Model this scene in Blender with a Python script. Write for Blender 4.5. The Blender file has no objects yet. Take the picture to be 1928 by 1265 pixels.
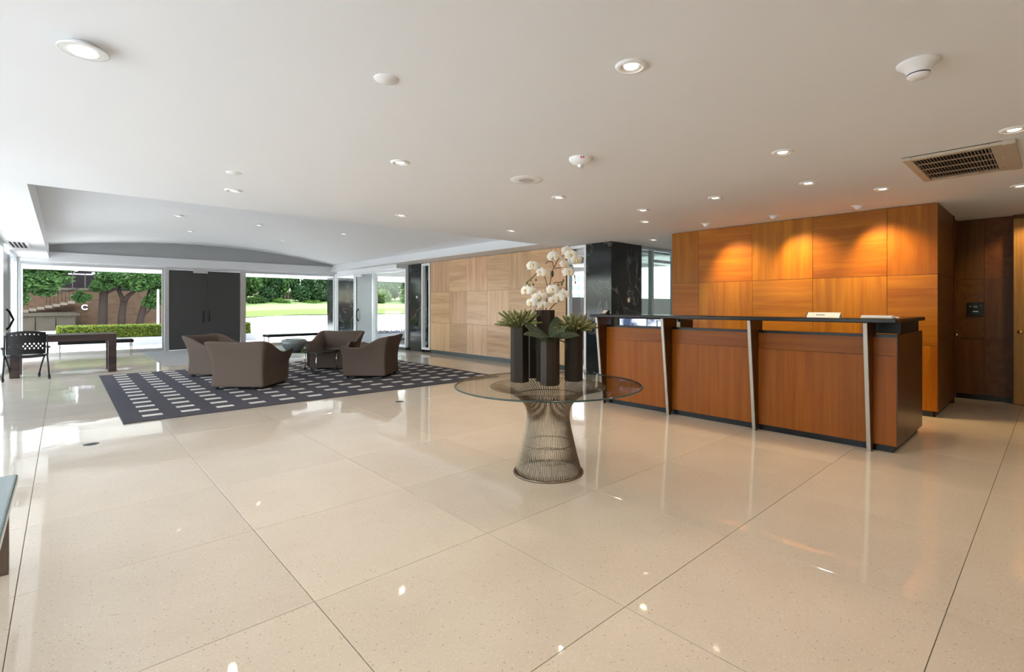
import bpy, bmesh, math, random
from mathutils import Vector, Matrix
random.seed(7)
R = math.radians
PI = math.pi
S = bpy.context.scene
COL = S.collection

# ------------------------------------------------------------------ camera, world, sun, exposure
cam_d = bpy.data.cameras.new('camera')
cam_d.sensor_width = 36.0
cam_d.lens = 936.437 * 36 / 1928
cam_d.shift_x = -0.02118
cam_d.shift_y = -0.02935
cam_d.clip_start = 0.05
cam_d.clip_end = 500
cam = bpy.data.objects.new('camera', cam_d)
COL.objects.link(cam)
cam.location = (0, 0, 1.354)
cam.rotation_euler = (PI / 2, 0, R(-43.415))
S.camera = cam

W = bpy.data.worlds.new('sky')
S.world = W
W.use_nodes = True
wn = W.node_tree.nodes
sky = wn.new('ShaderNodeTexSky')
sky.sky_type = 'NISHITA'
sky.sun_disc = False
sky.sun_elevation = R(46)
sky.sun_rotation = R(200)
sky.air_density = 1.0
sky.dust_density = 2.0
haze = wn.new('ShaderNodeHueSaturation')      # hazy bright summer sky
haze.inputs['Saturation'].default_value = 0.65
W.node_tree.links.new(sky.outputs[0], haze.inputs['Color'])
W.node_tree.links.new(haze.outputs[0], wn['Background'].inputs[0])
SKY_STRENGTH = 0.72
wn['Background'].inputs[1].default_value = SKY_STRENGTH

sun_d = bpy.data.lights.new('sun', 'SUN')
sun_d.energy = 6.0
sun_d.angle = R(0.6)
sun_d.color = (1.0, 0.95, 0.86)
sun = bpy.data.objects.new('sun', sun_d)
COL.objects.link(sun)
sun.rotation_euler = Vector((-0.16, -0.68, -0.71)).to_track_quat('-Z', 'Y').to_euler()
sun.location = (5, 30, 20)

S.view_settings.view_transform = 'Standard'
S.view_settings.look = 'None'
S.view_settings.exposure = 0.84
S.view_settings.gamma = 1.0
S.view_settings.use_curve_mapping = False
DOWN_W = 29.0      # watts of an ordinary downlight
WASH_W = 72.0      # watts of an adjustable wall washer
WARM = (1.0, 0.88, 0.73)
TUNGSTEN = (1.0, 0.74, 0.40)

# ------------------------------------------------------------------ materials
def nodes_of(name):
    m = bpy.data.materials.new(name)
    m.use_nodes = True
    nt = m.node_tree
    return m, nt, nt.nodes['Principled BSDF']

def mat(name, c, rough=0.5, metal=0.0, var=0.08, scale=14.0, bump=0.0, coat=0.0, spec=0.5, trans=0.0, ior=1.5):
    """plain surface with a little procedural mottling and relief"""
    m, nt, b = nodes_of(name)
    L = nt.links
    tc = nt.nodes.new('ShaderNodeTexCoord')
    no = nt.nodes.new('ShaderNodeTexNoise')
    no.inputs['Scale'].default_value = scale
    no.inputs['Detail'].default_value = 4
    L.new(tc.outputs['Object'], no.inputs['Vector'])
    mx = nt.nodes.new('ShaderNodeMix')
    mx.data_type = 'RGBA'
    mx.inputs[6].default_value = tuple(v * (1 - var) for v in c) + (1,)
    mx.inputs[7].default_value = tuple(min(1, v * (1 + var)) for v in c) + (1,)
    L.new(no.outputs[0], mx.inputs[0])
    L.new(mx.outputs[2], b.inputs['Base Color'])
    b.inputs['Roughness'].default_value = rough
    b.inputs['Metallic'].default_value = metal
    b.inputs['Coat Weight'].default_value = coat
    b.inputs['Coat Roughness'].default_value = 0.08
    b.inputs['Specular IOR Level'].default_value = spec
    b.inputs['IOR'].default_value = ior
    b.inputs['Transmission Weight'].default_value = trans
    if bump:
        bp = nt.nodes.new('ShaderNodeBump')
        bp.inputs['Strength'].default_value = bump
        bp.inputs['Distance'].default_value = 0.004
        n2 = nt.nodes.new('ShaderNodeTexNoise')
        n2.inputs['Scale'].default_value = scale * 9
        L.new(tc.outputs['Object'], n2.inputs['Vector'])
        L.new(n2.outputs[0], bp.inputs['Height'])
        L.new(bp.outputs[0], b.inputs['Normal'])
    return m

def emit(name, c, s):
    m, nt, b = nodes_of(name)
    b.inputs['Base Color'].default_value = (0.8, 0.8, 0.8, 1)
    b.inputs['Emission Color'].default_value = c + (1,)
    b.inputs['Emission Strength'].default_value = s
    return m

def wood(name, dark, light, axis, rough=0.42, coat=0.06, stretch=9.0, hue=0.25, streak=1.0, tone=1.0):
    """veneer with the grain along one object axis; every object gets its own figure and tone"""
    m, nt, b = nodes_of(name)
    L = nt.links
    N = nt.nodes.new
    tc = N('ShaderNodeTexCoord')
    oi = N('ShaderNodeObjectInfo')
    sc = [stretch] * 3
    sc['xyz'.index(axis)] = 0.55
    mp = N('ShaderNodeMapping')
    mp.inputs['Scale'].default_value = sc
    off = N('ShaderNodeVectorMath')
    off.operation = 'MULTIPLY_ADD'
    comb = N('ShaderNodeCombineXYZ')
    for i in range(3):
        L.new(oi.outputs['Random'], comb.inputs[i])
    L.new(comb.outputs[0], off.inputs[0])
    off.inputs[1].default_value = (37, 53, 71)
    L.new(tc.outputs['Object'], off.inputs[2])
    L.new(off.outputs[0], mp.inputs['Vector'])
    n1 = N('ShaderNodeTexNoise')
    n1.inputs['Scale'].default_value = 1.0
    n1.inputs['Detail'].default_value = 7
    n1.inputs['Roughness'].default_value = 0.62
    n1.inputs['Distortion'].default_value = 0.6
    L.new(mp.outputs[0], n1.inputs['Vector'])
    mp2 = N('ShaderNodeMapping')
    sc2 = [stretch * 11] * 3
    sc2['xyz'.index(axis)] = 2.5
    mp2.inputs['Scale'].default_value = sc2
    L.new(off.outputs[0], mp2.inputs['Vector'])
    n2 = N('ShaderNodeTexNoise')
    n2.inputs['Scale'].default_value = 1.0
    n2.inputs['Detail'].default_value = 3
    L.new(mp2.outputs[0], n2.inputs['Vector'])
    ad = N('ShaderNodeMath')
    ad.operation = 'MULTIPLY_ADD'
    L.new(n2.outputs[0], ad.inputs[0])
    ad.inputs[1].default_value = 0.3 * streak
    L.new(n1.outputs[0], ad.inputs[2])
    rp = N('ShaderNodeValToRGB')
    rp.color_ramp.elements[0].position = 0.42
    rp.color_ramp.elements[0].color = dark + (1,)
    rp.color_ramp.elements[1].position = 0.85
    rp.color_ramp.elements[1].color = light + (1,)
    L.new(ad.outputs[0], rp.inputs[0])
    hs = N('ShaderNodeHueSaturation')
    mr = N('ShaderNodeMapRange')
    L.new(oi.outputs['Random'], mr.inputs[0])
    mr.inputs[3].default_value = 1 - hue
    mr.inputs[4].default_value = 1 + hue
    L.new(mr.outputs[0], hs.inputs['Value'])
    mr2 = N('ShaderNodeMapRange')
    ml = N('ShaderNodeMath')
    ml.operation = 'FRACT'
    mm = N('ShaderNodeMath')
    mm.operation = 'MULTIPLY'
    mm.inputs[1].default_value = 7.31
    L.new(oi.outputs['Random'], mm.inputs[0])
    L.new(mm.outputs[0], ml.inputs[0])
    L.new(ml.outputs[0], mr2.inputs[0])
    mr2.inputs[3].default_value = 0.5 - 0.005 * tone
    mr2.inputs[4].default_value = 0.5 + 0.008 * tone
    L.new(mr2.outputs[0], hs.inputs['Hue'])
    L.new(rp.outputs[0], hs.inputs['Color'])
    L.new(hs.outputs[0], b.inputs['Base Color'])
    b.inputs['Roughness'].default_value = rough
    b.inputs['Coat Weight'].default_value = coat
    b.inputs['Coat Roughness'].default_value = 0.16
    b.inputs['Specular IOR Level'].default_value = 0.2
    return m

def terrazzo(name):
    m, nt, b = nodes_of(name)
    L = nt.links
    N = nt.nodes.new
    tc = N('ShaderNodeTexCoord')
    oi = N('ShaderNodeObjectInfo')
    comb = N('ShaderNodeCombineXYZ')
    for i in range(3):
        L.new(oi.outputs['Random'], comb.inputs[i])
    off = N('ShaderNodeVectorMath')
    off.operation = 'MULTIPLY_ADD'
    L.new(comb.outputs[0], off.inputs[0])
    off.inputs[1].default_value = (41, 59, 0)
    L.new(tc.outputs['Object'], off.inputs[2])
    def chips(scale, lo, hi):
        v = N('ShaderNodeTexVoronoi')
        v.inputs['Scale'].default_value = scale
        v.inputs['Randomness'].default_value = 1.0
        L.new(off.outputs[0], v.inputs['Vector'])
        wn_ = N('ShaderNodeSeparateColor')
        L.new(v.outputs['Color'], wn_.inputs[0])
        r = N('ShaderNodeValToRGB')
        r.color_ramp.elements[0].position = lo
        r.color_ramp.elements[0].color = (0, 0, 0, 1)
        r.color_ramp.elements[1].position = hi
        r.color_ramp.elements[1].color = (1, 1, 1, 1)
        L.new(wn_.outputs[0], r.inputs[0])
        d = N('ShaderNodeMath')
        d.operation = 'LESS_THAN'
        d.inputs[1].default_value = 0.36
        L.new(v.outputs['Distance'], d.inputs[0])
        k = N('ShaderNodeMath')
        k.operation = 'MULTIPLY'
        L.new(r.outputs[0], k.inputs[0])
        L.new(d.outputs[0], k.inputs[1])
        return k.outputs[0]
    big = N('ShaderNodeTexNoise')
    big.inputs['Scale'].default_value = 2.2
    big.inputs['Detail'].default_value = 3
    L.new(off.outputs[0], big.inputs['Vector'])
    base = N('ShaderNodeMix')
    base.data_type = 'RGBA'
    base.inputs[6].default_value = (0.60, 0.505, 0.395, 1)
    base.inputs[7].default_value = (0.72, 0.625, 0.505, 1)
    L.new(big.outputs[0], base.inputs[0])
    hs = N('ShaderNodeHueSaturation')
    mr = N('ShaderNodeMapRange')
    L.new(oi.outputs['Random'], mr.inputs[0])
    mr.inputs[3].default_value = 0.95
    mr.inputs[4].default_value = 1.04
    L.new(mr.outputs[0], hs.inputs['Value'])
    L.new(base.outputs[2], hs.inputs['Color'])
    prev = hs.outputs[0]
    for scale, lo, hi, col, f in ((230, .72, .80, (.36, .28, .20, 1), .5), (150, .84, .90, (.86, .80, .70, 1), .6), (95, .945, .965, (.22, .17, .12, 1), .6)):
        k = chips(scale, lo, hi)
        mu = N('ShaderNodeMath')
        mu.operation = 'MULTIPLY'
        mu.inputs[1].default_value = f
        L.new(k, mu.inputs[0])
        mx = N('ShaderNodeMix')
        mx.data_type = 'RGBA'
        L.new(mu.outputs[0], mx.inputs[0])
        L.new(prev, mx.inputs[6])
        mx.inputs[7].default_value = col
        prev = mx.outputs[2]
    L.new(prev, b.inputs['Base Color'])
    b.inputs['Roughness'].default_value = 0.42
    b.inputs['Specular IOR Level'].default_value = 0.3
    b.inputs['Coat Weight'].default_value = 0.9
    b.inputs['Coat IOR'].default_value = 1.5
    rn = N('ShaderNodeMapRange')
    L.new(big.outputs[0], rn.inputs[0])
    rn.inputs[3].default_value = 0.015
    rn.inputs[4].default_value = 0.055
    L.new(rn.outputs[0], b.inputs['Coat Roughness'])
    wv = N('ShaderNodeTexNoise')
    wv.inputs['Scale'].default_value = 3.0
    L.new(off.outputs[0], wv.inputs['Vector'])
    bp = N('ShaderNodeBump')
    bp.inputs['Strength'].default_value = 0.12
    bp.inputs['Distance'].default_value = 0.01
    L.new(wv.outputs[0], bp.inputs['Height'])
    L.new(bp.outputs[0], b.inputs['Coat Normal'])
    return m

def black_marble(name):
    m, nt, b = nodes_of(name)
    L = nt.links
    N = nt.nodes.new
    tc = N('ShaderNodeTexCoord')
    no = N('ShaderNodeTexNoise')
    no.inputs['Scale'].default_value = 0.9
    no.inputs['Detail'].default_value = 8
    no.inputs['Distortion'].default_value = 1.4
    L.new(tc.outputs['Object'], no.inputs['Vector'])
    r = N('ShaderNodeValToRGB')
    e = r.color_ramp.elements
    e[0].position = 0.482
    e[0].color = (0.012, 0.016, 0.018, 1)
    e[1].position = 0.514
    e[1].color = (0.012, 0.016, 0.018, 1)
    k = e.new(0.5)
    k.color = (0.10, 0.105, 0.105, 1)
    L.new(no.outputs[0], r.inputs[0])
    L.new(r.outputs[0], b.inputs['Base Color'])
    b.inputs['Roughness'].default_value = 0.09
    b.inputs['Specular IOR Level'].default_value = 0.55
    return m

def glass(name, tint=(0.94, 0.97, 0.96), refl=1.0, ior=1.45):
    m = bpy.data.materials.new(name)
    m.use_nodes = True
    nt = m.node_tree
    nt.nodes.clear()
    N = nt.nodes.new
    L = nt.links
    out = N('ShaderNodeOutputMaterial')
    t = N('ShaderNodeBsdfTransparent')
    no = N('ShaderNodeTexNoise')
    no.inputs['Scale'].default_value = 2
    mx0 = N('ShaderNodeMix')
    mx0.data_type = 'RGBA'
    mx0.inputs[6].default_value = tuple(v * 0.985 for v in tint) + (1,)
    mx0.inputs[7].default_value = tint + (1,)
    L.new(no.outputs[0], mx0.inputs[0])
    L.new(mx0.outputs[2], t.inputs[0])
    g = N('ShaderNodeBsdfGlossy')
    g.inputs['Roughness'].default_value = 0.01
    f = N('ShaderNodeFresnel')
    f.inputs['IOR'].default_value = ior
    k = N('ShaderNodeMath')
    k.operation = 'MULTIPLY'
    k.inputs[1].default_value = refl
    L.new(f.outputs[0], k.inputs[0])
    mx = N('ShaderNodeMixShader')
    L.new(k.outputs[0], mx.inputs[0])
    L.new(t.outputs[0], mx.inputs[1])
    L.new(g.outputs[0], mx.inputs[2])
    L.new(mx.outputs[0], out.inputs[0])
    return m

def rug_mat(name, w, d):
    m, nt, b = nodes_of(name)
    L = nt.links
    N = nt.nodes.new
    tc = N('ShaderNodeTexCoord')
    sp = N('ShaderNodeSeparateXYZ')
    L.new(tc.outputs['Object'], sp.inputs[0])
    def M(op, a, v=None, w_=None):
        n = N('ShaderNodeMath')
        n.operation = op
        for i, q in enumerate((a, v, w_)):
            if q is None:
                continue
            if isinstance(q, (int, float)):
                n.inputs[i].default_value = q
            else:
                L.new(q, n.inputs[i])
        return n.outputs[0]
    def band(s, start, pitch, wide, n):
        q = M('SUBTRACT', s, start)
        fr = M('FRACT', M('DIVIDE', q, pitch))
        inside = M('LESS_THAN', fr, wide / pitch)
        lo = M('GREATER_THAN', q, 0.0)
        hi = M('LESS_THAN', q, pitch * n)
        return M('MULTIPLY', M('MULTIPLY', inside, lo), hi)
    k = M('MULTIPLY', band(sp.outputs[0], 0.20, 0.388, 0.20, 14), band(sp.outputs[1], 0.255, 0.373, 0.13, 14))
    no = N('ShaderNodeTexNoise')
    no.inputs['Scale'].default_value = 160
    L.new(tc.outputs['Object'], no.inputs['Vector'])
    d1 = N('ShaderNodeMix')
    d1.data_type = 'RGBA'
    d1.inputs[6].default_value = (0.045, 0.042, 0.052, 1)
    d1.inputs[7].default_value = (0.115, 0.107, 0.122, 1)
    L.new(no.outputs[0], d1.inputs[0])
    d2 = N('ShaderNodeMix')
    d2.data_type = 'RGBA'
    d2.inputs[6].default_value = (0.50, 0.47, 0.42, 1)
    d2.inputs[7].default_value = (0.80, 0.76, 0.68, 1)
    L.new(no.outputs[0], d2.inputs[0])
    mx = N('ShaderNodeMix')
    mx.data_type = 'RGBA'
    L.new(k, mx.inputs[0])
    L.new(d1.outputs[2], mx.inputs[6])
    L.new(d2.outputs[2], mx.inputs[7])
    L.new(mx.outputs[2], b.inputs['Base Color'])
    b.inputs['Roughness'].default_value = 0.95
    b.inputs['Specular IOR Level'].default_value = 0.1
    bp = N('ShaderNodeBump')
    bp.inputs['Strength'].default_value = 0.5
    bp.inputs['Distance'].default_value = 0.004
    L.new(no.outputs[0], bp.inputs['Height'])
    L.new(bp.outputs[0], b.inputs['Normal'])
    return m

def leaf_mat(name, a, c, trans=0.25):
    m, nt, b = nodes_of(name)
    L = nt.links
    N = nt.nodes.new
    g = N('ShaderNodeNewGeometry')
    mx = N('ShaderNodeMix')
    mx.data_type = 'RGBA'
    mx.inputs[6].default_value = a + (1,)
    mx.inputs[7].default_value = c + (1,)
    L.new(g.outputs['Random Per Island'], mx.inputs[0])
    L.new(mx.outputs[2], b.inputs['Base Color'])
    b.inputs['Roughness'].default_value = 0.5
    b.inputs['Specular IOR Level'].default_value = 0.15
    tl = N('ShaderNodeBsdfTranslucent')
    L.new(mx.outputs[2], tl.inputs[0])
    ms = N('ShaderNodeMixShader')
    ms.inputs[0].default_value = trans
    L.new(b.outputs[0], ms.inputs[1])
    L.new(tl.outputs[0], ms.inputs[2])
    L.new(ms.outputs[0], nt.nodes['Material Output'].inputs[0])
    return m

def brick_mat(name):
    m, nt, b = nodes_of(name)
    L = nt.links
    N = nt.nodes.new
    tc = N('ShaderNodeTexCoord')
    mp = N('ShaderNodeMapping')
    mp.inputs['Rotation'].default_value = (R(90), 0, 0)
    L.new(tc.outputs['Object'], mp.inputs[0])
    t = N('ShaderNodeTexBrick')
    t.inputs['Color1'].default_value = (0.048, 0.028, 0.017, 1)
    t.inputs['Color2'].default_value = (0.068, 0.041, 0.025, 1)
    t.inputs['Mortar'].default_value = (0.058, 0.045, 0.032, 1)
    t.inputs['Scale'].default_value = 2.2
    L.new(mp.outputs[0], t.inputs['Vector'])
    L.new(t.outputs[0], b.inputs['Base Color'])
    b.inputs['Roughness'].default_value = 0.9
    b.inputs['Specular IOR Level'].default_value = 0.1
    return m

def screen_mat(name, seed):
    m, nt, b = nodes_of(name)
    L = nt.links
    N = nt.nodes.new
    tc = N('ShaderNodeTexCoord')
    mp = N('ShaderNodeMapping')
    mp.inputs['Location'].default_value = (seed, seed * 2, 0)
    mp.inputs['Scale'].default_value = (1, 6, 9)
    L.new(tc.outputs['Object'], mp.inputs[0])
    no = N('ShaderNodeTexNoise')
    no.inputs['Scale'].default_value = 0.9
    no.inputs['Detail'].default_value = 3
    L.new(mp.outputs[0], no.inputs['Vector'])
    r = N('ShaderNodeValToRGB')
    r.color_ramp.elements[0].position = 0.42
    r.color_ramp.elements[0].color = (0.03, 0.05, 0.12, 1)
    r.color_ramp.elements[1].position = 0.6
    r.color_ramp.elements[1].color = (0.75, 0.82, 1.0, 1)
    L.new(no.outputs[0], r.inputs[0])
    b.inputs['Base Color'].default_value = (0.01, 0.01, 0.01, 1)
    L.new(r.outputs[0], b.inputs['Emission Color'])
    b.inputs['Emission Strength'].default_value = 0.9
    b.inputs['Roughness'].default_value = 0.3
    return m

M_CEIL = mat('ceiling_paint', (0.79, 0.80, 0.815), 0.9, var=0.012, scale=1.5, bump=0.05)
M_WHITE = mat('white_paint', (0.82, 0.82, 0.82), 0.6, var=0.015)
M_SHADEPAINT = mat('shaded_white_paint', (0.36, 0.37, 0.38), 0.8, var=0.02)  # lunette: shade on white paint put into an even grey
M_FASCIA = mat('pale_grey_paint', (0.66, 0.67, 0.69), 0.7, var=0.02)
M_TERR = terrazzo('terrazzo')
M_GROUT = mat('grout', (0.16, 0.13, 0.10), 0.9)
M_ALU = mat('brushed_aluminium', (0.62, 0.65, 0.68), 0.32, 1.0, var=0.05, scale=30)
M_WFRAME = mat('white_frame', (0.80, 0.82, 0.84), 0.35, var=0.02)
M_STEEL = mat('satin_steel', (0.46, 0.43, 0.38), 0.5, 0.7, var=0.07, scale=40)
M_CHROME = mat('chrome', (0.75, 0.75, 0.76), 0.12, 1.0, var=0.03)
M_BRONZE = mat('bronze_nickel', (0.25, 0.195, 0.14), 0.26, 1.0, var=0.08, scale=30)
M_DOOR = mat('charcoal_laminate', (0.036, 0.037, 0.038), 0.45, var=0.15, scale=40, bump=0.05)
M_BLACK = mat('black_lacquer', (0.010, 0.009, 0.009), 0.25, var=0.2, spec=0.22)
M_BLACKP = mat('black_plastic', (0.010, 0.010, 0.011), 0.42, var=0.2, scale=30, spec=0.25)
M_DARKBASE = mat('dark_plinth', (0.045, 0.055, 0.058), 0.35, var=0.2)
M_MARBLE = black_marble('black_marble')
M_GLASS = glass('window_glass', (0.96, 0.985, 0.975), 0.12)
M_GGLASS = glass('green_glass', (0.82, 0.93, 0.89), 0.5)
M_TGLASS = glass('table_glass', (0.965, 0.98, 0.97), 0.7, 1.5)
M_GEDGE = mat('glass_edge', (0.03, 0.055, 0.05), 0.1, var=0.2)
M_FROST = mat('frosted_grey', (0.34, 0.36, 0.38), 0.28, 0.3, var=0.05, scale=4)
WV = ((0.25, 0.072, 0.003), (0.43, 0.160, 0.007))
M_WV = wood('cherry_veneer_upright', WV[0], WV[1], 'z', hue=0.16)
M_WH = wood('cherry_veneer_level', WV[0], WV[1], 'y', hue=0.16)
LV = ((0.47, 0.265, 0.14), (0.74, 0.49, 0.28))  # lighter copy of the wall veneer, daylight put into its colour
M_LV = wood('daylit_veneer_upright', LV[0], LV[1], 'z', coat=0.5, hue=0.13)
M_LH = wood('daylit_veneer_level', LV[0], LV[1], 'y', coat=0.5, hue=0.13)
DV = ((0.22, 0.052, 0.002), (0.345, 0.102, 0.004))
M_DV = wood('desk_veneer_upright', DV[0], DV[1], 'z', hue=0.03, stretch=14, tone=0)
M_DH = wood('desk_veneer_level', DV[0], DV[1], 'y', hue=0.03, stretch=14, tone=0)
EV = ((0.050, 0.016, 0.004), (0.100, 0.036, 0.009))
M_EV = wood('dark_end_veneer', EV[0], EV[1], 'z', hue=0.04, rough=0.28, coat=0.08)
HV = ((0.085, 0.028, 0.006), (0.17, 0.065, 0.014))  # darker veneer for the hall, with the passage shade put into it
M_XV = wood('shaded_hall_veneer_upright', HV[0], HV[1], 'z', hue=0.12)
M_XH = wood('shaded_hall_veneer_level', HV[0], HV[1], 'x', hue=0.12)
M_OAK = wood('golden_oak', (0.30, 0.15, 0.035), (0.60, 0.36, 0.10), 'z', hue=0.05, stretch=12)
M_VASE = wood('dark_vase_wood', (0.013, 0.009, 0.006), (0.042, 0.028, 0.019), 'z', rough=0.45, coat=0.0, hue=0.1, stretch=20)
M_TABLEW = wood('dark_table_wood', (0.018, 0.012, 0.011), (0.05, 0.032, 0.03), 'x', hue=0.05)
M_SOFA = mat('taupe_upholstery', (0.110, 0.081, 0.066), 0.95, var=0.10, scale=60, bump=0.35, spec=0.2)
M_STONE = mat('grey_glaze', (0.17, 0.19, 0.19), 0.16, var=0.3, scale=18, coat=0.4)
M_MAT = mat('walk_off_mat', (0.30, 0.30, 0.295), 0.95, var=0.18, scale=60, bump=0.4)
M_TEAL = mat('teal_granite', (0.105, 0.165, 0.18), 0.22, var=0.4, scale=220, coat=0.6)
M_BROWN = mat('brown_leg', (0.10, 0.065, 0.045), 0.4, var=0.1)
M_LENS = emit('lamp_lens', (1.0, 0.93, 0.82), 3.0)
M_LENS2 = emit('lamp_lens_warm', (1.0, 0.83, 0.6), 4.0)
M_REFL = mat('lamp_reflector', (0.80, 0.80, 0.79), 0.3, 0.6, var=0.03)
M_BEIGE = mat('beige_metal', (0.50, 0.43, 0.33), 0.5, var=0.06)
M_DARKHOLE = mat('duct_black', (0.008, 0.008, 0.008), 0.9)
M_BRASS = mat('brass', (0.80, 0.60, 0.26), 0.2, 1.0, var=0.05)
M_PAPER = mat('white_paper', (0.86, 0.84, 0.80), 0.6, var=0.02)
M_INK = mat('ink', (0.12, 0.11, 0.10), 0.7)
M_SUCC = mat('succulent_green', (0.16, 0.17, 0.05), 0.5, var=0.4, scale=30)
M_SUCC2 = mat('succulent_tips', (0.21, 0.165, 0.07), 0.5, var=0.4, scale=30)
M_ORCL = mat('orchid_leaf', (0.045, 0.062, 0.028), 0.3, var=0.25, scale=20)
M_PETAL = leaf_mat('orchid_petal', (0.88, 0.83, 0.74), (0.94, 0.90, 0.83), 0.25)
M_YELL = mat('orchid_throat', (0.82, 0.62, 0.28), 0.5, var=0.2)
M_STEM = mat('flower_stem', (0.10, 0.07, 0.035), 0.6, var=0.3, scale=40)
M_MOSS = leaf_mat('moss', (0.03, 0.04, 0.012), (0.10, 0.11, 0.03), 0.1)
M_PAVE = mat('pale_concrete', (0.80, 0.79, 0.78), 0.9, var=0.06, scale=1.5, bump=0.1)
M_PLANT = mat('shade_blue_render', (0.60, 0.59, 0.66), 0.9, var=0.04, scale=3)  # bluish shade on the pale planter walls put into the base colour
M_CANOPY = mat('canopy_white', (0.86, 0.86, 0.84), 0.8, var=0.015)
M_CANOPYG = mat('canopy_panel_grey', (0.60, 0.60, 0.585), 0.85, var=0.02)
M_BARK = mat('bark', (0.022, 0.016, 0.013), 0.95, var=0.35, scale=12, bump=0.6, spec=0.1)
M_LEAF = leaf_mat('leaf_green', (0.010, 0.034, 0.009), (0.060, 0.125, 0.030), 0.35)
M_LEAF2 = leaf_mat('leaf_bright', (0.03, 0.085, 0.015), (0.14, 0.24, 0.05), 0.4)
M_LEAF3 = leaf_mat('leaf_dark', (0.007, 0.024, 0.009), (0.032, 0.075, 0.024), 0.3)
M_HEDGE = leaf_mat('hedge_leaf', (0.10, 0.15, 0.02), (0.30, 0.36, 0.06), 0.3)
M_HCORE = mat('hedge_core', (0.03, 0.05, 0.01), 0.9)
M_GRASS = leaf_mat('lawn_grass', (0.28, 0.42, 0.09), (0.50, 0.62, 0.20), 0.3)
M_LAWN = mat('lawn_soil', (0.125, 0.185, 0.05), 0.95, var=0.2, scale=4)
M_BRICK = brick_mat('brick_wall_far')
M_CONC = mat('weathered_concrete', (0.055, 0.047, 0.036), 0.9, var=0.25, scale=2.5, spec=0.15)
M_BEIGEB = mat('beige_render', (0.12, 0.10, 0.08), 0.9, var=0.08, scale=2)
M_FARW = mat('far_white_facade', (0.80, 0.82, 0.84), 0.8, var=0.03)
M_WIN = mat('far_window', (0.16, 0.20, 0.22), 0.2, var=0.3, scale=3)
M_WALLBR = mat('brown_grey_wall', (0.05, 0.042, 0.038), 0.7, var=0.1, spec=0.15)
M_POLE = mat('pale_pole', (0.72, 0.72, 0.74), 0.5, var=0.03)
M_RED = mat('red_flower', (0.45, 0.06, 0.07), 0.6, var=0.3, scale=30)

# ------------------------------------------------------------------ mesh helpers
class MB:
    def __init__(s):
        s.v, s.f = [], []
    def add(s, vs, fs):
        o = len(s.v)
        s.v += [tuple(p) for p in vs]
        s.f += [tuple(i + o for i in q) for q in fs]
        return s
    def box(s, x0, x1, y0, y1, z0, z1):
        vs = [(x, y, z) for x in (x0, x1) for y in (y0, y1) for z in (z0, z1)]
        return s.add(vs, [(0, 1, 3, 2), (4, 6, 7, 5), (0, 4, 5, 1), (2, 3, 7, 6), (0, 2, 6, 4), (1, 5, 7, 3)])
    def prism(s, pts, z0, z1):
        n = len(pts)
        vs = [(p[0], p[1], z0) for p in pts] + [(p[0], p[1], z1) for p in pts]
        fs = [tuple(reversed(range(n))), tuple(range(n, 2 * n))] + [(i, (i + 1) % n, n + (i + 1) % n, n + i) for i in range(n)]
        return s.add(vs, fs)
    def lathe(s, prof, seg=32, c=(0, 0, 0), cap=True):
        vs, fs = [], []
        n = len(prof)
        for i in range(seg):
            a = 2 * PI * i / seg
            for r, z in prof:
                vs.append((c[0] + r * math.cos(a), c[1] + r * math.sin(a), c[2] + z))
        for i in range(seg):
            j = (i + 1) % seg
            for k in range(n - 1):
                fs.append((i * n + k, j * n + k, j * n + k + 1, i * n + k + 1))
        if cap:
            if prof[0][0] > 1e-5:
                fs.append(tuple(reversed([i * n for i in range(seg)])))
            if prof[-1][0] > 1e-5:
                fs.append(tuple(i * n + n - 1 for i in range(seg)))
        return s.add(vs, fs)
    def tube(s, pts, r, seg=8, closed=False):
        pts = [Vector(p) for p in pts]
        n = len(pts)
        rr = r if isinstance(r, (list, tuple)) else [r] * n
        vs, fs = [], []
        up = Vector((0.13, 0.31, 0.94))
        prev = None
        for i, p in enumerate(pts):
            if closed:
                t = pts[(i + 1) % n] - pts[i - 1]
            else:
                t = pts[min(i + 1, n - 1)] - pts[max(i - 1, 0)]
            t.normalize()
            if prev is None:
                a = t.cross(up)
                if a.length < 1e-3:
                    a = t.cross(Vector((1, 0, 0)))
            else:
                a = prev - t * prev.dot(t)
            a.normalize()
            prev = a
            b = t.cross(a)
            for k in range(seg):
                q = 2 * PI * k / seg
                vs.append(p + (a * math.cos(q) + b * math.sin(q)) * rr[i])
        m = n if closed else n - 1
        for i in range(m):
            j = (i + 1) % n
            for k in range(seg):
                l = (k + 1) % seg
                fs.append((i * seg + k, i * seg + l, j * seg + l, j * seg + k))
        if not closed:
            fs.append(tuple(reversed(range(seg))))
            fs.append(tuple((n - 1) * seg + k for k in range(seg)))
        return s.add(vs, fs)
    def mesh(s, name, m, smooth=False):
        me = bpy.data.meshes.new(name)
        me.from_pydata(s.v, [], s.f)
        ms = m if isinstance(m, (list, tuple)) else [m]
        for q in ms:
            me.materials.append(q)
        bm = bmesh.new()
        bm.from_mesh(me)
        bmesh.ops.recalc_face_normals(bm, faces=bm.faces)
        bm.to_mesh(me)
        bm.free()
        if smooth:
            me.polygons.foreach_set('use_smooth', [True] * len(me.polygons))
        me.update()
        return me
    def build(s, name, m, parent=None, smooth=False, bevel=0.0, loc=None, rot=None, auto=None, seg=2):
        o = link(name, s.mesh(name, m, smooth or auto is not None), parent, loc, rot)
        if bevel:
            b = o.modifiers.new('bevel', 'BEVEL')
            b.width = bevel
            b.segments = seg
            b.limit_method = 'ANGLE'
            b.angle_limit = R(35)
        if auto is not None:
            o.data.set_sharp_from_angle(angle=R(auto))
        return o

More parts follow.
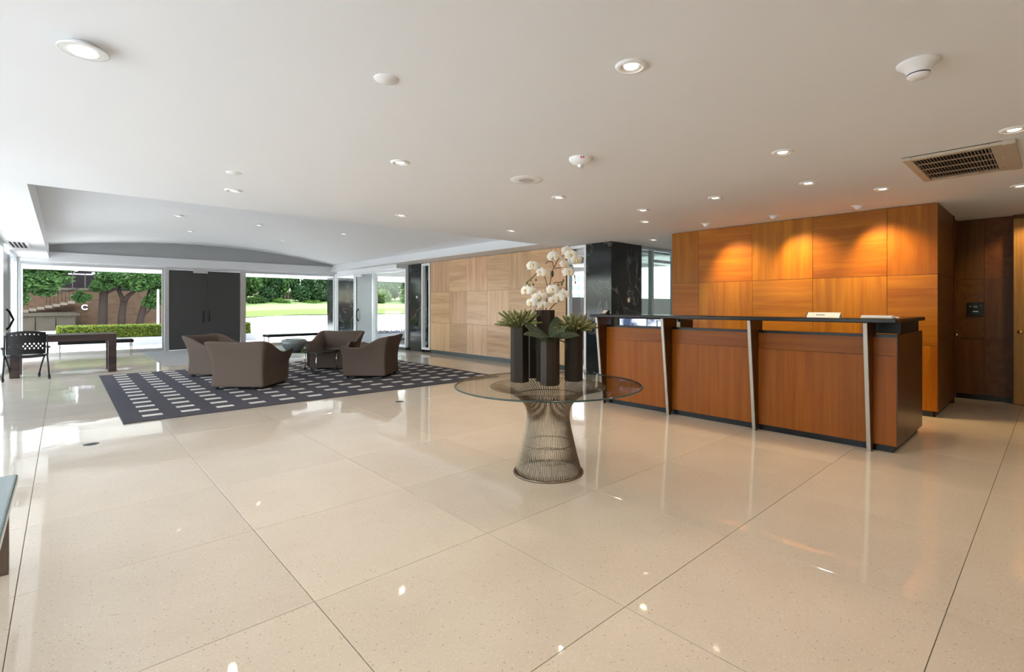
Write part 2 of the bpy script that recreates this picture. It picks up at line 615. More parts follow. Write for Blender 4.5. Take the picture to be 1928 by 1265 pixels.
def link(name, me, parent=None, loc=None, rot=None):
    o = bpy.data.objects.new(name, me)
    COL.objects.link(o)
    if parent:
        o.parent = parent
    if loc is not None:
        o.location = loc
    if rot is not None:
        o.rotation_euler = rot
    return o

def box(name, m, dims, parent=None, bevel=0.0):
    """a box whose origin is its own centre; dims in world (or parent) space"""
    x0, x1, y0, y1, z0, z1 = dims
    c = ((x0 + x1) / 2, (y0 + y1) / 2, (z0 + z1) / 2)
    return MB().box(x0 - c[0], x1 - c[0], y0 - c[1], y1 - c[1], z0 - c[2], z1 - c[2]).build(name, m, parent, bevel=bevel, loc=c)

def tag(o, label=None, cat=None, group=None, kind=None):
    if label:
        o['label'] = label
    if cat:
        o['category'] = cat
    if group:
        o['group'] = group
    if kind:
        o['kind'] = kind
    return o

def thing(name, label, cat, loc=(0, 0, 0), rz=0.0, group=None):
    o = bpy.data.objects.new(name, None)
    o.empty_display_size = 0.1
    COL.objects.link(o)
    o.location = loc
    o.rotation_euler = (0, 0, rz)
    return tag(o, label, cat, group)

def struct(name, label=None, cat=None):
    o = bpy.data.objects.new(name, None)
    o.empty_display_size = 0.1
    COL.objects.link(o)
    o['kind'] = 'structure'
    return tag(o, label, cat)

def copy_tree(o, parent=None):
    c = o.copy()
    COL.objects.link(c)
    if parent:
        c.parent = parent
        c.matrix_parent_inverse = o.matrix_parent_inverse.copy()
    for ch in list(o.children):
        copy_tree(ch, c)
    return c

def spot(parent, loc, watts, color, size=110, blend=0.6, aim=(0, 0, -1), radius=0.04):
    d = bpy.data.lights.new('lamp_light', 'SPOT')
    d.energy = watts
    d.color = color
    d.spot_size = R(size)
    d.spot_blend = blend
    d.shadow_soft_size = radius
    o = bpy.data.objects.new('lamp_light', d)
    COL.objects.link(o)
    o.parent = parent
    o.location = loc
    o.rotation_euler = Vector(aim).to_track_quat('-Z', 'Y').to_euler()
    return o

ZC = 2.61     # ceiling height
YF = 18.5     # far window wall
XL = -0.85    # left storefront
XR = 7.7      # right wall
YB = 7.3      # beam where the vaulted bay begins

# ------------------------------------------------------------------ floor
fl = struct('floor', 'polished cream terrazzo floor of large square tiles')
box('floor_bed', M_GROUT, (-1.2, 12.0, -3.3, YF + 0.1, -0.12, -0.004), fl)
tile_me = {}
def tile(x0, x1, y0, y1):
    k = (round(x1 - x0, 3), round(y1 - y0, 3))
    if k not in tile_me:
        b = MB()
        g, h = 0.0016, 0.0010
        w, d = k
        vs = [(g, g, -0.03), (w - g, g, -0.03), (w - g, d - g, -0.03), (g, d - g, -0.03)]
        vs += [(g, g, -h), (w - g, g, -h), (w - g, d - g, -h), (g, d - g, -h)]
        i = g + 0.0012
        vs += [(i, i, 0), (w - i, i, 0), (w - i, d - i, 0), (i, d - i, 0)]
        fs = [(a, (a + 1) % 4, 4 + (a + 1) % 4, 4 + a) for a in range(4)] + [(4 + a, 4 + (a + 1) % 4, 8 + (a + 1) % 4, 8 + a) for a in range(4)] + [(8, 9, 10, 11)]
        b.add(vs, fs)
        tile_me[k] = b.mesh('tile', M_TERR)
    link('tile', tile_me[k], fl, (x0, y0, 0))
TX, TY = -0.163, 0.344
for i in range(-1, 11):
    for j in range(-4, 19):
        x0, x1 = max(TX + i, -1.0), TX + i + 1
        y0, y1 = TY + j, min(TY + j + 1, YF)
        if y1 - y0 < 0.05 or (x0 > XR + 0.2 and (y0 > 6.1 or y1 < -1)):
            continue
        tile(x0, x1, y0, y1)

# ------------------------------------------------------------------ ceiling, vault, soffits
ce = struct('ceiling', 'flat off-white painted ceiling with recessed downlights')
box('ceiling_slab', M_CEIL, (-1.1, 10.3, -3.3, YB, ZC, ZC + 0.9), ce)
box('ceiling_slab', M_CEIL, (XR + 0.15, 10.3, YB, 7.4, ZC, ZC + 0.2), ce)
box('soffit', M_CEIL, (-1.1, -0.27, YB, YF, ZC, 3.02), ce)
b = MB()
b.add([(7.05, YB, ZC), (XR + 0.2, YB, ZC), (XR + 0.2, YB, 3.0), (7.2, YB, 2.85), (7.05, YF, ZC), (XR + 0.2, YF, ZC), (XR + 0.2, YF, 3.0), (7.2, YF, 2.85)],
      [(0, 1, 2, 3), (4, 7, 6, 5), (0, 4, 5, 1), (1, 5, 6, 2), (2, 6, 7, 3), (3, 7, 4, 0)])
b.build('soffit', M_CEIL, ce)
arc = [(-0.29, 2.97), (0.1, 3.03), (0.5, 3.08), (1.1, 3.14), (1.7, 3.19), (2.4, 3.23), (3.0, 3.245), (3.6, 3.235), (4.4, 3.20), (5.0, 3.155), (5.5, 3.10), (6.0, 3.035), (6.4, 2.97), (6.8, 2.905), (7.22, 2.84)]
b = MB()
n = len(arc)
vs = []
for y in (YB, YF):
    vs += [(x, y, z) for x, z in arc] + [(x, y, z + 0.08) for x, z in arc]
fs = []
for i in range(n - 1):
    fs += [(i, i + 1, 2 * n + i + 1, 2 * n + i), (n + i, 3 * n + i, 3 * n + i + 1, n + i + 1)]
b.add(vs, fs)
b.build('vault', M_CEIL, ce, smooth=True)
b = MB()                       # shade-grey lunette closing the vault above the far windows
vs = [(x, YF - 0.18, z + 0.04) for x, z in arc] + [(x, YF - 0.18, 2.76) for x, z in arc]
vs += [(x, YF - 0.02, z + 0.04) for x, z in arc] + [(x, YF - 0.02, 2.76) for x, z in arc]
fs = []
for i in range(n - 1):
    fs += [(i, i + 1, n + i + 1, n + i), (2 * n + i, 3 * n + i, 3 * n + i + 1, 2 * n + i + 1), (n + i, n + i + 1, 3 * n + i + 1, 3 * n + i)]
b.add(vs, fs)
tag(b.build('trim_1', M_SHADEPAINT), 'shade-grey segmental lunette above the far windows', kind='structure')
tag(box('trim_2', M_FASCIA, (-0.28, 7.3, YF - 0.24, YF + 0.06, 2.53, 2.78)), 'pale grey beam across the heads of the far windows', kind='structure')
tag(box('roof', M_CANOPY, (-1.1, 10.4, -3.3, YF + 0.1, 3.52, 3.6)), 'added unseen roof slab keeping sky light off the lobby', kind='structure')  # unseen slab added to block sky light above the vault

# ------------------------------------------------------------------ walls of veneer
def veneer(parent, y0, y1, z0, z1, mat_, x=XR, t=0.02):
    g = 0.0025
    return box('wood_panel', mat_, (x - t, x + 0.004, y0 + g, y1 - g, z0 + g, z1 - g), parent)
wr = struct('wall_right', 'wall of square cherry wood panels in checkered grain behind the reception desk')
box('wall_core', M_EV, (XR + 0.002, XR + 0.16, 1.03, 4.6, 0.07, ZC), wr)
ys = [1.01, 1.52, 2.39, 3.24, 4.13, 4.62]
zs = [0.07, 0.87, 1.74, ZC - 0.004]
for i in range(5):
    for k in range(3):
        up = (i + k) % 2 == 0
        veneer(wr, ys[i], ys[i + 1], zs[k], zs[k + 1], M_WV if up else M_WH)
for k in range(3):
    box('wood_panel', M_WV if k != 1 else M_XH, (XR - 0.018, XR + 0.17, 4.6, 4.622, zs[k] + 0.002, zs[k + 1] - 0.002), wr)
tag(box('baseboard_right', M_DARKBASE, (XR + 0.005, XR + 0.15, 1.06, 4.6, 0, 0.07)), 'black recessed plinth under the wood wall behind the desk', kind='structure')

wh = struct('wall_hall', 'shade-darkened wood panelled side of the passage beside the reception wall')
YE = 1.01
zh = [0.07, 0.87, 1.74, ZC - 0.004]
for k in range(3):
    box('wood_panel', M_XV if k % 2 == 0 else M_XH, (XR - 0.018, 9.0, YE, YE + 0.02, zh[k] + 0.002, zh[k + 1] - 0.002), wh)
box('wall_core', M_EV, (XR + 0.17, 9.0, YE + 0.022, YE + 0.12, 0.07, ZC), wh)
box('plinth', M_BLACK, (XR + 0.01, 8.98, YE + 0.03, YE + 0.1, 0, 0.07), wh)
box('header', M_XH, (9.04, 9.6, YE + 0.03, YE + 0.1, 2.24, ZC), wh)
box('jamb', M_XV, (9.003, 9.04, YE - 0.005, YE + 0.1, 0, ZC - 0.002), wh)
d = struct('door_3', 'narrow shade-darkened wood service door with small knob at end of passage')
box('door_leaf', M_XV, (9.05, 9.59, YE + 0.04, YE + 0.08, 0.012, 2.235), d)
k = MB().lathe([(0.0, 0.075), (0.018, 0.072), (0.027, 0.06), (0.027, 0.05), (0.012, 0.035), (0.012, 0.008), (0.028, 0.006), (0.028, 0)], 20).build('door_knob', M_CHROME, d, smooth=True, loc=(9.12, YE + 0.04, 0.95), rot=(R(90), 0, 0))
tag(k, 'polished silver knob')
box('name_plate', M_BRASS, (9.2, 9.34, YE + 0.034, YE + 0.04, 1.64, 1.73), d)

wb = struct('wall_back_hall', 'shade-darkened wood panelled end of the passage with black call plate')
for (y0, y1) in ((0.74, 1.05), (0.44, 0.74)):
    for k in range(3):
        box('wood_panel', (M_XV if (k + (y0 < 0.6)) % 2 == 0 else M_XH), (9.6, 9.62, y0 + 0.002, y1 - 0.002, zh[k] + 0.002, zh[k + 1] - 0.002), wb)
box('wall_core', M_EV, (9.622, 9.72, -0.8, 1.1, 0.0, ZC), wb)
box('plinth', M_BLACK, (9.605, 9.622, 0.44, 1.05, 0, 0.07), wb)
d = struct('door_4', 'golden oak door with round brass knob at the right edge')
box('door_leaf', M_OAK, (9.46, 9.51, -0.5, 0.43, 0.012, 2.545), d)
box('door_frame', M_XV, (9.52, 9.62, -0.55, 0.44, 0.0, ZC - 0.003), d)
k = MB().lathe([(0.0, 0.075), (0.018, 0.072), (0.027, 0.06), (0.027, 0.05), (0.012, 0.035), (0.012, 0.008), (0.03, 0.006), (0.03, 0)], 20).build('door_knob', M_BRASS, d, smooth=True, loc=(9.46, 0.365, 1.0), rot=(0, R(-90), 0))
tag(k, 'round brass knob')
cp = thing('call_plate', 'black rectangular call plate with two silver buttons on passage end wall', 'call panel', (9.6, 0.835, 1.305))
MB().box(-0.012, 0, -0.088, 0.088, -0.098, 0.098).build('plate', M_BLACK, cp, bevel=0.004)
for yy, zz in ((-0.055, 0.055), (0.055, 0.04)):
    MB().lathe([(0.0, 0.012), (0.008, 0.011), (0.011, 0.006), (0.011, 0)], 14).build('button', M_CHROME, cp, smooth=True, loc=(-0.012, yy, zz), rot=(0, R(-90), 0))
MB().box(-0.0135, -0.012, -0.03, 0.03, -0.038, -0.026).build('text_strip', M_PAPER, cp)
MB().box(-0.0133, -0.012, -0.024, 0.024, 0.02, 0.055).build('display', M_GEDGE, cp)

# far wood wall beside the lounge
wl = struct('wall_lounge', 'wall of daylight-pale square wood panels in checkered grain beside the lounge')
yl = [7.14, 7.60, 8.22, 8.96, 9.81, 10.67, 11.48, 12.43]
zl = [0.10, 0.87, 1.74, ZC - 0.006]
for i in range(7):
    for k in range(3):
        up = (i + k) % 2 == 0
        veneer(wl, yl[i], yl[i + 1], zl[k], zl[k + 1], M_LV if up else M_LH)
box('wall_core', M_EV, (XR + 0.005, XR + 0.14, 7.14, 12.43, 0.0, ZC + 0.2), wl)
tag(box('baseboard_lounge', M_DARKBASE, (XR - 0.012, XR + 0.004, 7.15, 12.43, 0.0, 0.1)), 'dark green grey plinth under the pale wood wall', kind='structure')

# rest of the shell (behind the camera and beyond the desk)
tag(box('wall_rear', M_WHITE, (-1.1, 10.3, -3.3, -3.2, 0, ZC)), 'plain white wall behind the viewer', kind='structure')
tag(box('wall_side', M_WHITE, (10.12, 10.22, 1.1, 6.0, 0, ZC)), 'plain wall closing the space behind the desk', kind='structure')
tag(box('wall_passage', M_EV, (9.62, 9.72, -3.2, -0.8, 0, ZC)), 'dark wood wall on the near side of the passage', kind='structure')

# black marble columns
tag(box('column_near', M_MARBLE, (XR + 0.02, 8.74, 5.97, 6.60, 0, ZC)), 'polished black marble column with white veins beside the glass entry', kind='structure')
mc = tag(box('column_far', M_MARBLE, (XR - 0.01, XR + 0.5, 12.90, 13.72, 0, ZC)), 'polished dark green black marble column beyond the pale wood wall', kind='structure')
s_ = thing('door_viewer', 'small chrome round fitting on the far marble column', 'wall fitting', (XR - 0.01, 13.2, 1.62))
MB().lathe([(0, 0.03), (0.03, 0.026), (0.045, 0.012), (0.048, 0)], 20).build('dome', M_CHROME, s_, smooth=True, rot=(0, R(-90), 0))
MB().lathe([(0, 0.006), (0.055, 0.005), (0.058, 0)], 20).build('rose', M_BLACK, s_, smooth=True, rot=(0, R(-90), 0))
s_ = thing('wall_switch', 'small square pale switch plate on the near marble column', 'switch', (8.28, 5.97, 1.47))
MB().box(-0.04, 0.04, -0.008, 0, -0.045, 0.045).build('plate', M_BEIGE, s_, bevel=0.003)
MB().box(-0.015, 0.015, -0.013, -0.008, -0.025, 0.025).build('rocker', M_PAPER, s_, bevel=0.002)

# ------------------------------------------------------------------ glazing
def glazing_x(name, label, x0, x1, y, z0, z1, fw=0.06, dep=0.1, frame=M_ALU, pane=M_GLASS, mull=(), sill=0.08):
    w = struct(name, label)
    box('frame', frame, (x0, x0 + fw, y - dep / 2, y + dep / 2, z0, z1), w)
    box('frame', frame, (x1 - fw, x1, y - dep / 2, y + dep / 2, z0, z1), w)
    box('frame', frame, (x0 + fw, x1 - fw, y - dep / 2, y + dep / 2, z1 - fw, z1), w)
    box('sill', frame, (x0 + fw, x1 - fw, y - dep / 2, y + dep / 2, z0, z0 + sill), w)
    for m_ in mull:
        box('mullion', frame, (m_ - 0.03, m_ + 0.03, y - dep / 2, y + dep / 2, z0 + sill, z1 - fw), w)
    xs = [x0 + fw] + list(mull) + [x1 - fw]
    for a, c in zip(xs[:-1], xs[1:]):
        a += 0.03 if a in mull else 0
        c -= 0.03 if c in mull else 0
        box('pane', pane, (a, c, y - 0.004, y + 0.004, z0 + sill, z1 - fw), w)
    return w
def glazing_y(name, label, y0, y1, x, z0, z1, fw=0.05, dep=0.1, frame=M_WFRAME, pane=M_GLASS, mull=(), sill=0.06, x1=None):
    """along Y; may run slightly askew when x1 is given"""
    w = struct(name, label)
    w.location = (x, y0, 0)
    ang = math.atan2(-((x1 if x1 is not None else x) - x), y1 - y0)
    w.rotation_euler = (0, 0, ang)
    ln = math.hypot(y1 - y0, (x1 if x1 is not None else x) - x)
    h = dep / 2
    box('frame', frame, (-h, h, 0, fw, z0, z1), w)
    box('frame', frame, (-h, h, ln - fw, ln, z0, z1), w)
    box('frame', frame, (-h, h, fw, ln - fw, z1 - fw, z1), w)
    box('sill', frame, (-h, h, fw, ln - fw, z0, z0 + sill), w)
    for m_ in mull:
        box('mullion', frame, (-h, h, m_ - 0.03, m_ + 0.03, z0 + sill, z1 - fw), w)
    q = [fw] + list(mull) + [ln - fw]
    for a, c in zip(q[:-1], q[1:]):
        a += 0.03 if a in mull else 0
        c -= 0.03 if c in mull else 0
        box('pane', pane, (-0.004, 0.004, a, c, z0 + sill, z1 - fw), w)
    return w

HG = 2.49
glazing_x('window_1', 'wide left window looking out on the hedge and brick wall', XL + 0.03, 2.21, YF, 0, HG, fw=0.06, sill=0.10)
glazing_x('window_2', 'wide right window looking out on the lawn and shrubs', 4.32, 7.34, YF, 0, HG, fw=0.06, sill=0.10)
tag(box('trim_3', M_WFRAME, (XL, 7.4, YF - 0.03, YF + 0.07, HG, 2.53)), 'white head rail over the far windows', kind='structure')
d1 = struct('door_1', 'pair of tall charcoal doors between the two far windows')
for x0, x1 in ((2.21, 2.31), (4.22, 4.32)):
    box('door_frame', M_ALU, (x0, x1, YF - 0.09, YF + 0.07, 0, HG), d1)
box('door_frame', M_ALU, (2.31, 4.22, YF - 0.06, YF + 0.06, HG - 0.04, HG), d1)
for s, (x0, x1) in enumerate(((2.32, 3.258), (3.272, 4.21))):
    lf = box('door_leaf', M_DOOR, (x0, x1, YF - 0.06, YF - 0.01, 0.02, HG - 0.045), d1)
    xx = (x1 - 0.07 if s == 0 else x0 + 0.07)
    cx = (x0 + x1) / 2
    cz = (0.02 + HG - 0.045) / 2
    MB().tube([(xx - cx, -0.025, 0.86 - cz), (xx - cx, -0.075, 0.92 - cz), (xx - cx, -0.085, 1.03 - cz), (xx - cx, -0.075, 1.14 - cz), (xx - cx, -0.025, 1.20 - cz)], 0.016, 8).build('pull_handle', M_BLACKP, lf, smooth=True)
box('astragal', M_DOOR, (3.25, 3.28, YF - 0.07, YF - 0.005, 0.02, HG - 0.045), d1)
box('door_closer', M_ALU, (2.92, 3.3, YF - 0.13, YF - 0.06, HG - 0.12, HG - 0.045), d1)

# right-hand glazing beyond the far column, running slightly askew to the corner post
def XG(y):
    return 7.66 - (y - 13.75) * 0.066
glazing_y('window_4', 'tall side window between marble column and frosted door', 13.74, 15.62, XG(13.74), 0.08, HG, x1=XG(15.62), fw=0.06)
glazing_y('window_3', 'tall corner window between frosted door and far windows', 16.95, YF - 0.08, XG(16.95), 0.08, HG, x1=XG(YF - 0.08), fw=0.06)
d2 = struct('door_2', 'frosted grey glass door in silver frame near the far corner')
ya, yb2 = 15.64, 16.93
d2.location = (XG(ya), ya, 0)
d2.rotation_euler = (0, 0, math.atan2(XG(ya) - XG(yb2), yb2 - ya))
LD = yb2 - ya
box('door_frame', M_ALU, (-0.05, 0.05, 0, 0.12, 0, HG), d2)
box('door_frame', M_ALU, (-0.05, 0.05, LD - 0.09, LD, 0, HG), d2)
box('door_frame', M_ALU, (-0.05, 0.05, 0.12, LD - 0.09, HG - 0.05, HG), d2)
lf = box('door_leaf', M_FROST, (-0.02, 0.02, 0.13, LD - 0.1, 0.02, HG - 0.055), d2)
MB().tube([(-0.02, 0.42, -0.4), (-0.075, 0.43, -0.33), (-0.09, 0.43, -0.2), (-0.075, 0.43, -0.05), (-0.02, 0.42, 0.02)], 0.018, 8).build('pull_handle', M_BLACKP, lf, smooth=True)
box('door_closer', M_WFRAME, (-0.09, -0.02, 0.75, 1.12, HG - 0.13, HG - 0.06), d2)
tag(MB().prism([(7.30, YF - 0.1), (7.42, YF - 0.1), (7.42, YF + 0.08), (7.30, YF + 0.08)], 0, HG).build('trim_4', M_ALU), 'silver corner post of the far windows', kind='structure')
tag(box('trim_5', M_WFRAME, (7.3, XR + 0.1, 13.73, YF, HG, ZC)), 'white head panel over the side windows', kind='structure')
b = MB().prism([(XG(13.73) - 0.06, 13.73), (XG(13.73) + 0.09, 13.73), (XG(18.4) + 0.09, 18.4), (XG(18.4) - 0.06, 18.4)], 0, 0.08)
tag(b.build('baseboard_side', M_DARKBASE), 'dark kerb under the side windows', kind='structure')
glazing_y('window_5', 'narrow sidelight between wood wall and far marble column', 12.44, 12.89, XR, 0.08, ZC - 0.02, fw=0.06)
tag(box('wall_beyond_sidelight', M_WALLBR, (XR + 0.35, XR + 0.45, 12.3, 12.9, 0, 2.5)), 'dark pier outside the narrow sidelight', kind='structure')
glazing_y('window_6', 'narrow sidelight between pale wood wall and near marble column', 6.61, 7.12, XR + 0.06, 0.06, ZC - 0.01, fw=0.05)
w7 = glazing_x('window_7', 'green tinted glass entry beside the near marble column', 8.75, 10.12, 6.06, 0, ZC - 0.02, fw=0.045, mull=(9.22,), pane=M_GGLASS, frame=M_ALU)
box('rail', M_ALU, (9.25, 10.07, 6.03, 6.09, 2.3, 2.36), w7)

# left storefront
tag(box('wall_left', M_WHITE, (XL - 0.2, XL - 0.02, -3.2, 1.0, 0, ZC)), 'plain white wall on the left behind the viewer', kind='structure')
glazing_y('window_8', 'left storefront window beside the granite bench', 1.0, 5.0, XL - 0.06, 0, HG + 0.1, fw=0.07, mull=(2.0,), frame=M_ALU)
glazing_y('window_9', 'left storefront window beside the lounge', 5.0, 14.4, XL - 0.06, 0, HG + 0.1, fw=0.07, mull=(2.4, 4.8, 7.1), frame=M_ALU)
d5 = struct('door_5', 'glazed silver entry door with black pull handle at far left')
box('door_frame', M_ALU, (XL - 0.11, XL - 0.01, 14.4, 14.52, 0, ZC), d5)
box('door_frame', M_ALU, (XL - 0.11, XL - 0.01, 16.05, 16.2, 0, ZC), d5)
lf = box('door_leaf', M_FROST, (XL - 0.08, XL - 0.04, 14.55, 16.03, 0.02, 2.5), d5)
MB().tube([(0.02, 0.25, -0.42), (0.07, 0.25, -0.36), (0.13, 0.25, -0.2), (0.07, 0.25, -0.03), (0.02, 0.25, 0.03)], 0.02, 8).build('pull_handle', M_BLACKP, lf, smooth=True)
glazing_y('window_10', 'narrow silver framed window in the far left corner', 16.2, YF - 0.1, XL - 0.06, 0, ZC, fw=0.1, mull=(1.1,), frame=M_ALU)
tag(box('trim_6', M_WFRAME, (XL - 0.12, XL + 0.04, YF - 0.1, YF + 0.06, 0, ZC)), 'white corner post at the far left', kind='structure')
tag(box('trim_7', M_WFRAME, (XL - 0.12, XL - 0.01, 1.0, 14.4, HG + 0.1, ZC)), 'white head rail over the left storefront', kind='structure')

# ------------------------------------------------------------------ ceiling fittings
ring_me = MB().lathe([(0.058, -0.001), (0.058, -0.012), (0.062, -0.014), (0.078, -0.009), (0.084, 0.0)], 32, cap=False).mesh('trim_ring', M_WHITE, True)
cone_me = MB().lathe([(0.058, -0.011), (0.050, -0.004), (0.0, -0.0015)], 32, cap=False).mesh('reflector', M_REFL, True)
lens_me = MB().lathe([(0.0, -0.0075), (0.036, -0.0065), (0.038, -0.003)], 24, cap=False).mesh('lens', M_LENS, True)
lens2_me = MB().lathe([(0.0, -0.0075), (0.036, -0.0065), (0.038, -0.003)], 24, cap=False).mesh('lens', M_LENS2, True)
def downlight(x, y, label, z=ZC, watts=DOWN_W, color=WARM, warm=False, size=125):
    t = thing('downlight', label, 'ceiling light', (x, y, z), group='recessed downlights')
    link('trim_ring', ring_me, t)
    link('reflector', cone_me, t)
    link('lens', lens2_me if warm else lens_me, t)
    if watts:
        spot(t, (0, 0, -0.02), watts, color, size)
    return t
DL = [
 (2.16, 1.54, 'large round downlight nearest the viewer, right of the ceiling middle', 0),
 (2.14, 3.96, 'downlight above and left of the round glass table', 0),
 (1.34, 6.16, 'dim downlight near the beam edge at upper left', 0),
 (4.15, 3.97, 'downlight above the vases, right of the round speaker grille', 0),
 (3.40, 6.26, 'small downlight near the beam edge above the lounge', 0),
 (5.43, 6.27, 'small downlight near the beam end, above the pale wood wall', 0),
 (5.51, 3.74, 'warm downlight over the left end of the desk, farther of a close pair', 1),
 (6.29, 4.23, 'warm downlight behind the desk left end, lower of a close pair', 1),
 (8.12, 5.28, 'warm downlight in front of the green glass entry', 1),
 (4.26, 1.55, 'downlight in front of the right half of the desk', 0),
 (5.52, 1.76, 'bright warm downlight above the right half of the desk front', 1),
 (6.37, 1.30, 'bright warm downlight above the right end of the desk', 1),
 (5.49, 2.74, 'warm downlight above the middle of the desk front', 1),
 (4.91, 0.22, 'downlight at the right edge beside the air grille', 1),
]
for x, y, lb, w in DL:
    downlight(x, y, lb, watts=DOWN_W * (0.7 if x > 4.8 else 1), color=TUNGSTEN if w else WARM, warm=bool(w), size=80 if x > 4.8 and y < 3 else 125)
downlight(7.25, 0.28, 'half seen downlight at the right edge beyond the air grille', watts=10, color=TUNGSTEN, warm=True, size=70)
downlight(9.1, 0.12, 'passage downlight washing the golden oak door', watts=0, warm=True)
spot(bpy.data.objects[[o.name for o in bpy.data.objects if o.name.startswith('downlight') and o.get('label', '').startswith('passage')][0]], (0, 0, -0.02), 26, (1.0, 0.70, 0.32), 70, 0.8, (0.36, 0.22, -0.55))
# added unseen downlights above and behind the viewer, lit to brighten the room
for x, y, w in ((0.3, 0.2, 'straight above the viewer'), (0.2, -1.8, 'behind the viewer on the left'), (2.4, -1.2, 'right behind the viewer'), (4.6, -1.5, 'behind the viewer across from the desk'), (6.6, -1.3, 'behind the viewer near the passage')):
    downlight(x, y, 'added unseen downlight in the ceiling ' + w, watts=DOWN_W, color=WARM)
# fittings high in the vault
for x, y, z, lb in ((1.70, 12.3, 3.19, 'leftmost tiny downlight in the vault'), (3.31, 12.8, 3.24, 'tiny downlight near the crown of the vault'),
                 (2.30, 14.9, 3.225, 'tiny downlight in the vault above the charcoal doors, left'), (4.47, 15.0, 3.195, 'tiny downlight in the vault above the right far window'),
                 (5.05, 12.2, 3.15, 'rightmost tiny downlight in the vault')):
    downlight(x, y, lb, z=z - 0.004, watts=26, color=(1.0, 0.9, 0.78))

t = thing('glass_downlight', 'large downlight with hanging clear glass disc at upper left', 'ceiling light', (0.072, 3.222, ZC))
MB().lathe([(0.0, -0.002), (0.052, -0.002), (0.052, -0.03), (0.046, -0.034), (0.0, -0.034)], 32).build('lamp_body', M_WHITE, t, auto=40)
MB().lathe([(0.0, -0.046), (0.050, -0.044), (0.050, -0.036)], 32, cap=False).build('lens', M_LENS, t, smooth=True)
MB().lathe([(0.056, -0.036), (0.092, -0.036), (0.096, -0.032), (0.092, -0.028), (0.056, -0.028), (0.056, -0.036)], 40, cap=False).build('glass_disc', mat('frosted_disc', (0.72, 0.74, 0.72), 0.25, var=0.02), t, auto=40)
MB().lathe([(0.0935, -0.0365), (0.0975, -0.036), (0.0975, -0.030), (0.0935, -0.0295)], 40, cap=False).build('disc_rim', M_WHITE, t, smooth=True)
spot(t, (0, 0, -0.06), DOWN_W, WARM, 125)
for x, y, lb in ((0.20, 6.52, 'small dark oval outlet cover in the floor at left'), (3.46, 6.42, 'small dark outlet cover in the floor in front of the rug')):
    t = thing('floor_outlet', lb, 'floor outlet', (x, y, 0))
    MB().lathe([(0.0, 0.0035), (0.055, 0.003), (0.062, 0.0005)], 28, cap=False).build('cover', M_DARKBASE, t, smooth=True)
    MB().box(-0.03, 0.03, -0.006, 0.006, 0.0032, 0.0045).build('slot', M_BLACK, t)

for x, y, ax, ay, lb in ((7.13, 3.70, 0.42, -0.30, 'left adjustable spotlight washing the wood wall behind the desk'), (7.19, 2.73, 0.42, -0.30, 'middle adjustable spotlight washing the wood wall behind the desk'), (7.23, 1.73, 0.42, -0.25, 'right adjustable spotlight washing the wood wall behind the desk')):
    t = thing('eyeball_spot', lb, 'spotlight', (x, y, ZC), group='adjustable wall washers')
    MB().lathe([(0.058, 0.0), (0.060, -0.008), (0.072, -0.008), (0.080, 0.0)], 28, cap=False).build('trim_ring', M_WHITE, t, smooth=True)
    q = Vector((ax, ay, -0.85)).to_track_quat('Z', 'Y').to_euler()
    MB().lathe([(0.052, -0.03), (0.058, 0.0), (0.052, 0.025), (0.040, 0.040), (0.034, 0.043), (0.030, 0.030), (0.0, 0.026)], 24, cap=False).build('eyeball', M_WHITE, t, smooth=True, rot=q, loc=(0, 0, 0.004))
    e = MB().lathe([(0.0, 0.036), (0.026, 0.033), (0.029, 0.029)], 20, cap=False).build('lens', M_LENS2, t, smooth=True, rot=q, loc=(0, 0, 0.004))
    spot(t, (ax * 0.06, ay * 0.06, -0.07), WASH_W, (1.0, 0.68, 0.30), 88, 1.0, (ax, ay, -0.82), 0.06)

for x, y, lb in ((1.30, 2.56, 'plain white round cover plate in the front ceiling'), (1.17, 5.35, 'plain white round cover plate beside the dim downlight')):
    t = tag(MB().lathe([(0.0, -0.008), (0.062, -0.007), (0.068, 0.0)], 32, cap=False).build('cover_plate', M_WHITE, smooth=True, loc=(x, y, ZC)), lb, 'cover plate')
t = thing('ceiling_speaker', 'flush round white speaker with grey grille above the lounge side', 'speaker', (3.35, 3.64, ZC))
MB().lathe([(0.08, -0.010), (0.10, -0.010), (0.155, -0.006), (0.165, 0.0)], 40, cap=False).build('bezel', M_WHITE, t, smooth=True)
MB().lathe([(0.0, -0.008), (0.08, -0.009)], 32, cap=False).build('grille', mat('speaker_mesh', (0.52, 0.52, 0.51), 0.8, var=0.3, scale=300), t, smooth=True)
t = thing('smoke_detector', 'white domed smoke detector with small sensor bulb below', 'smoke detector', (3.20, 2.80, ZC))
MB().lathe([(0.10, 0.0), (0.10, -0.014), (0.092, -0.028), (0.070, -0.045), (0.036, -0.056), (0.0, -0.058)], 32, cap=False).build('dome', M_WHITE, t, smooth=True)
MB().lathe([(0.026, -0.054), (0.026, -0.072), (0.018, -0.082), (0.0, -0.085)], 20, cap=False).build('sensor_bulb', M_REFL, t, smooth=True)
for a in (3.9, 4.1):
    MB().box(-0.006, 0.006, -0.003, 0.003, -0.008, 0.008).build('indicator', M_RED, t, loc=(0.098 * math.cos(a), 0.098 * math.sin(a), -0.017), rot=(0, 0, a + PI / 2))
t = thing('detector_horn', 'white flared smoke detector on the right front ceiling', 'smoke detector', (3.21, 0.50, ZC))
MB().lathe([(0.095, 0.0), (0.096, -0.006), (0.085, -0.014), (0.066, -0.028), (0.054, -0.046), (0.050, -0.058)], 36, cap=False).build('flare', M_WHITE, t, smooth=True)
MB().lathe([(0.046, -0.058), (0.046, -0.063)], 32, cap=False).build('gap', M_DARKHOLE, t)
MB().lathe([(0.050, -0.063), (0.050, -0.070), (0.042, -0.078), (0.0, -0.080)], 32, cap=False).build('cap', M_WHITE, t, auto=50)

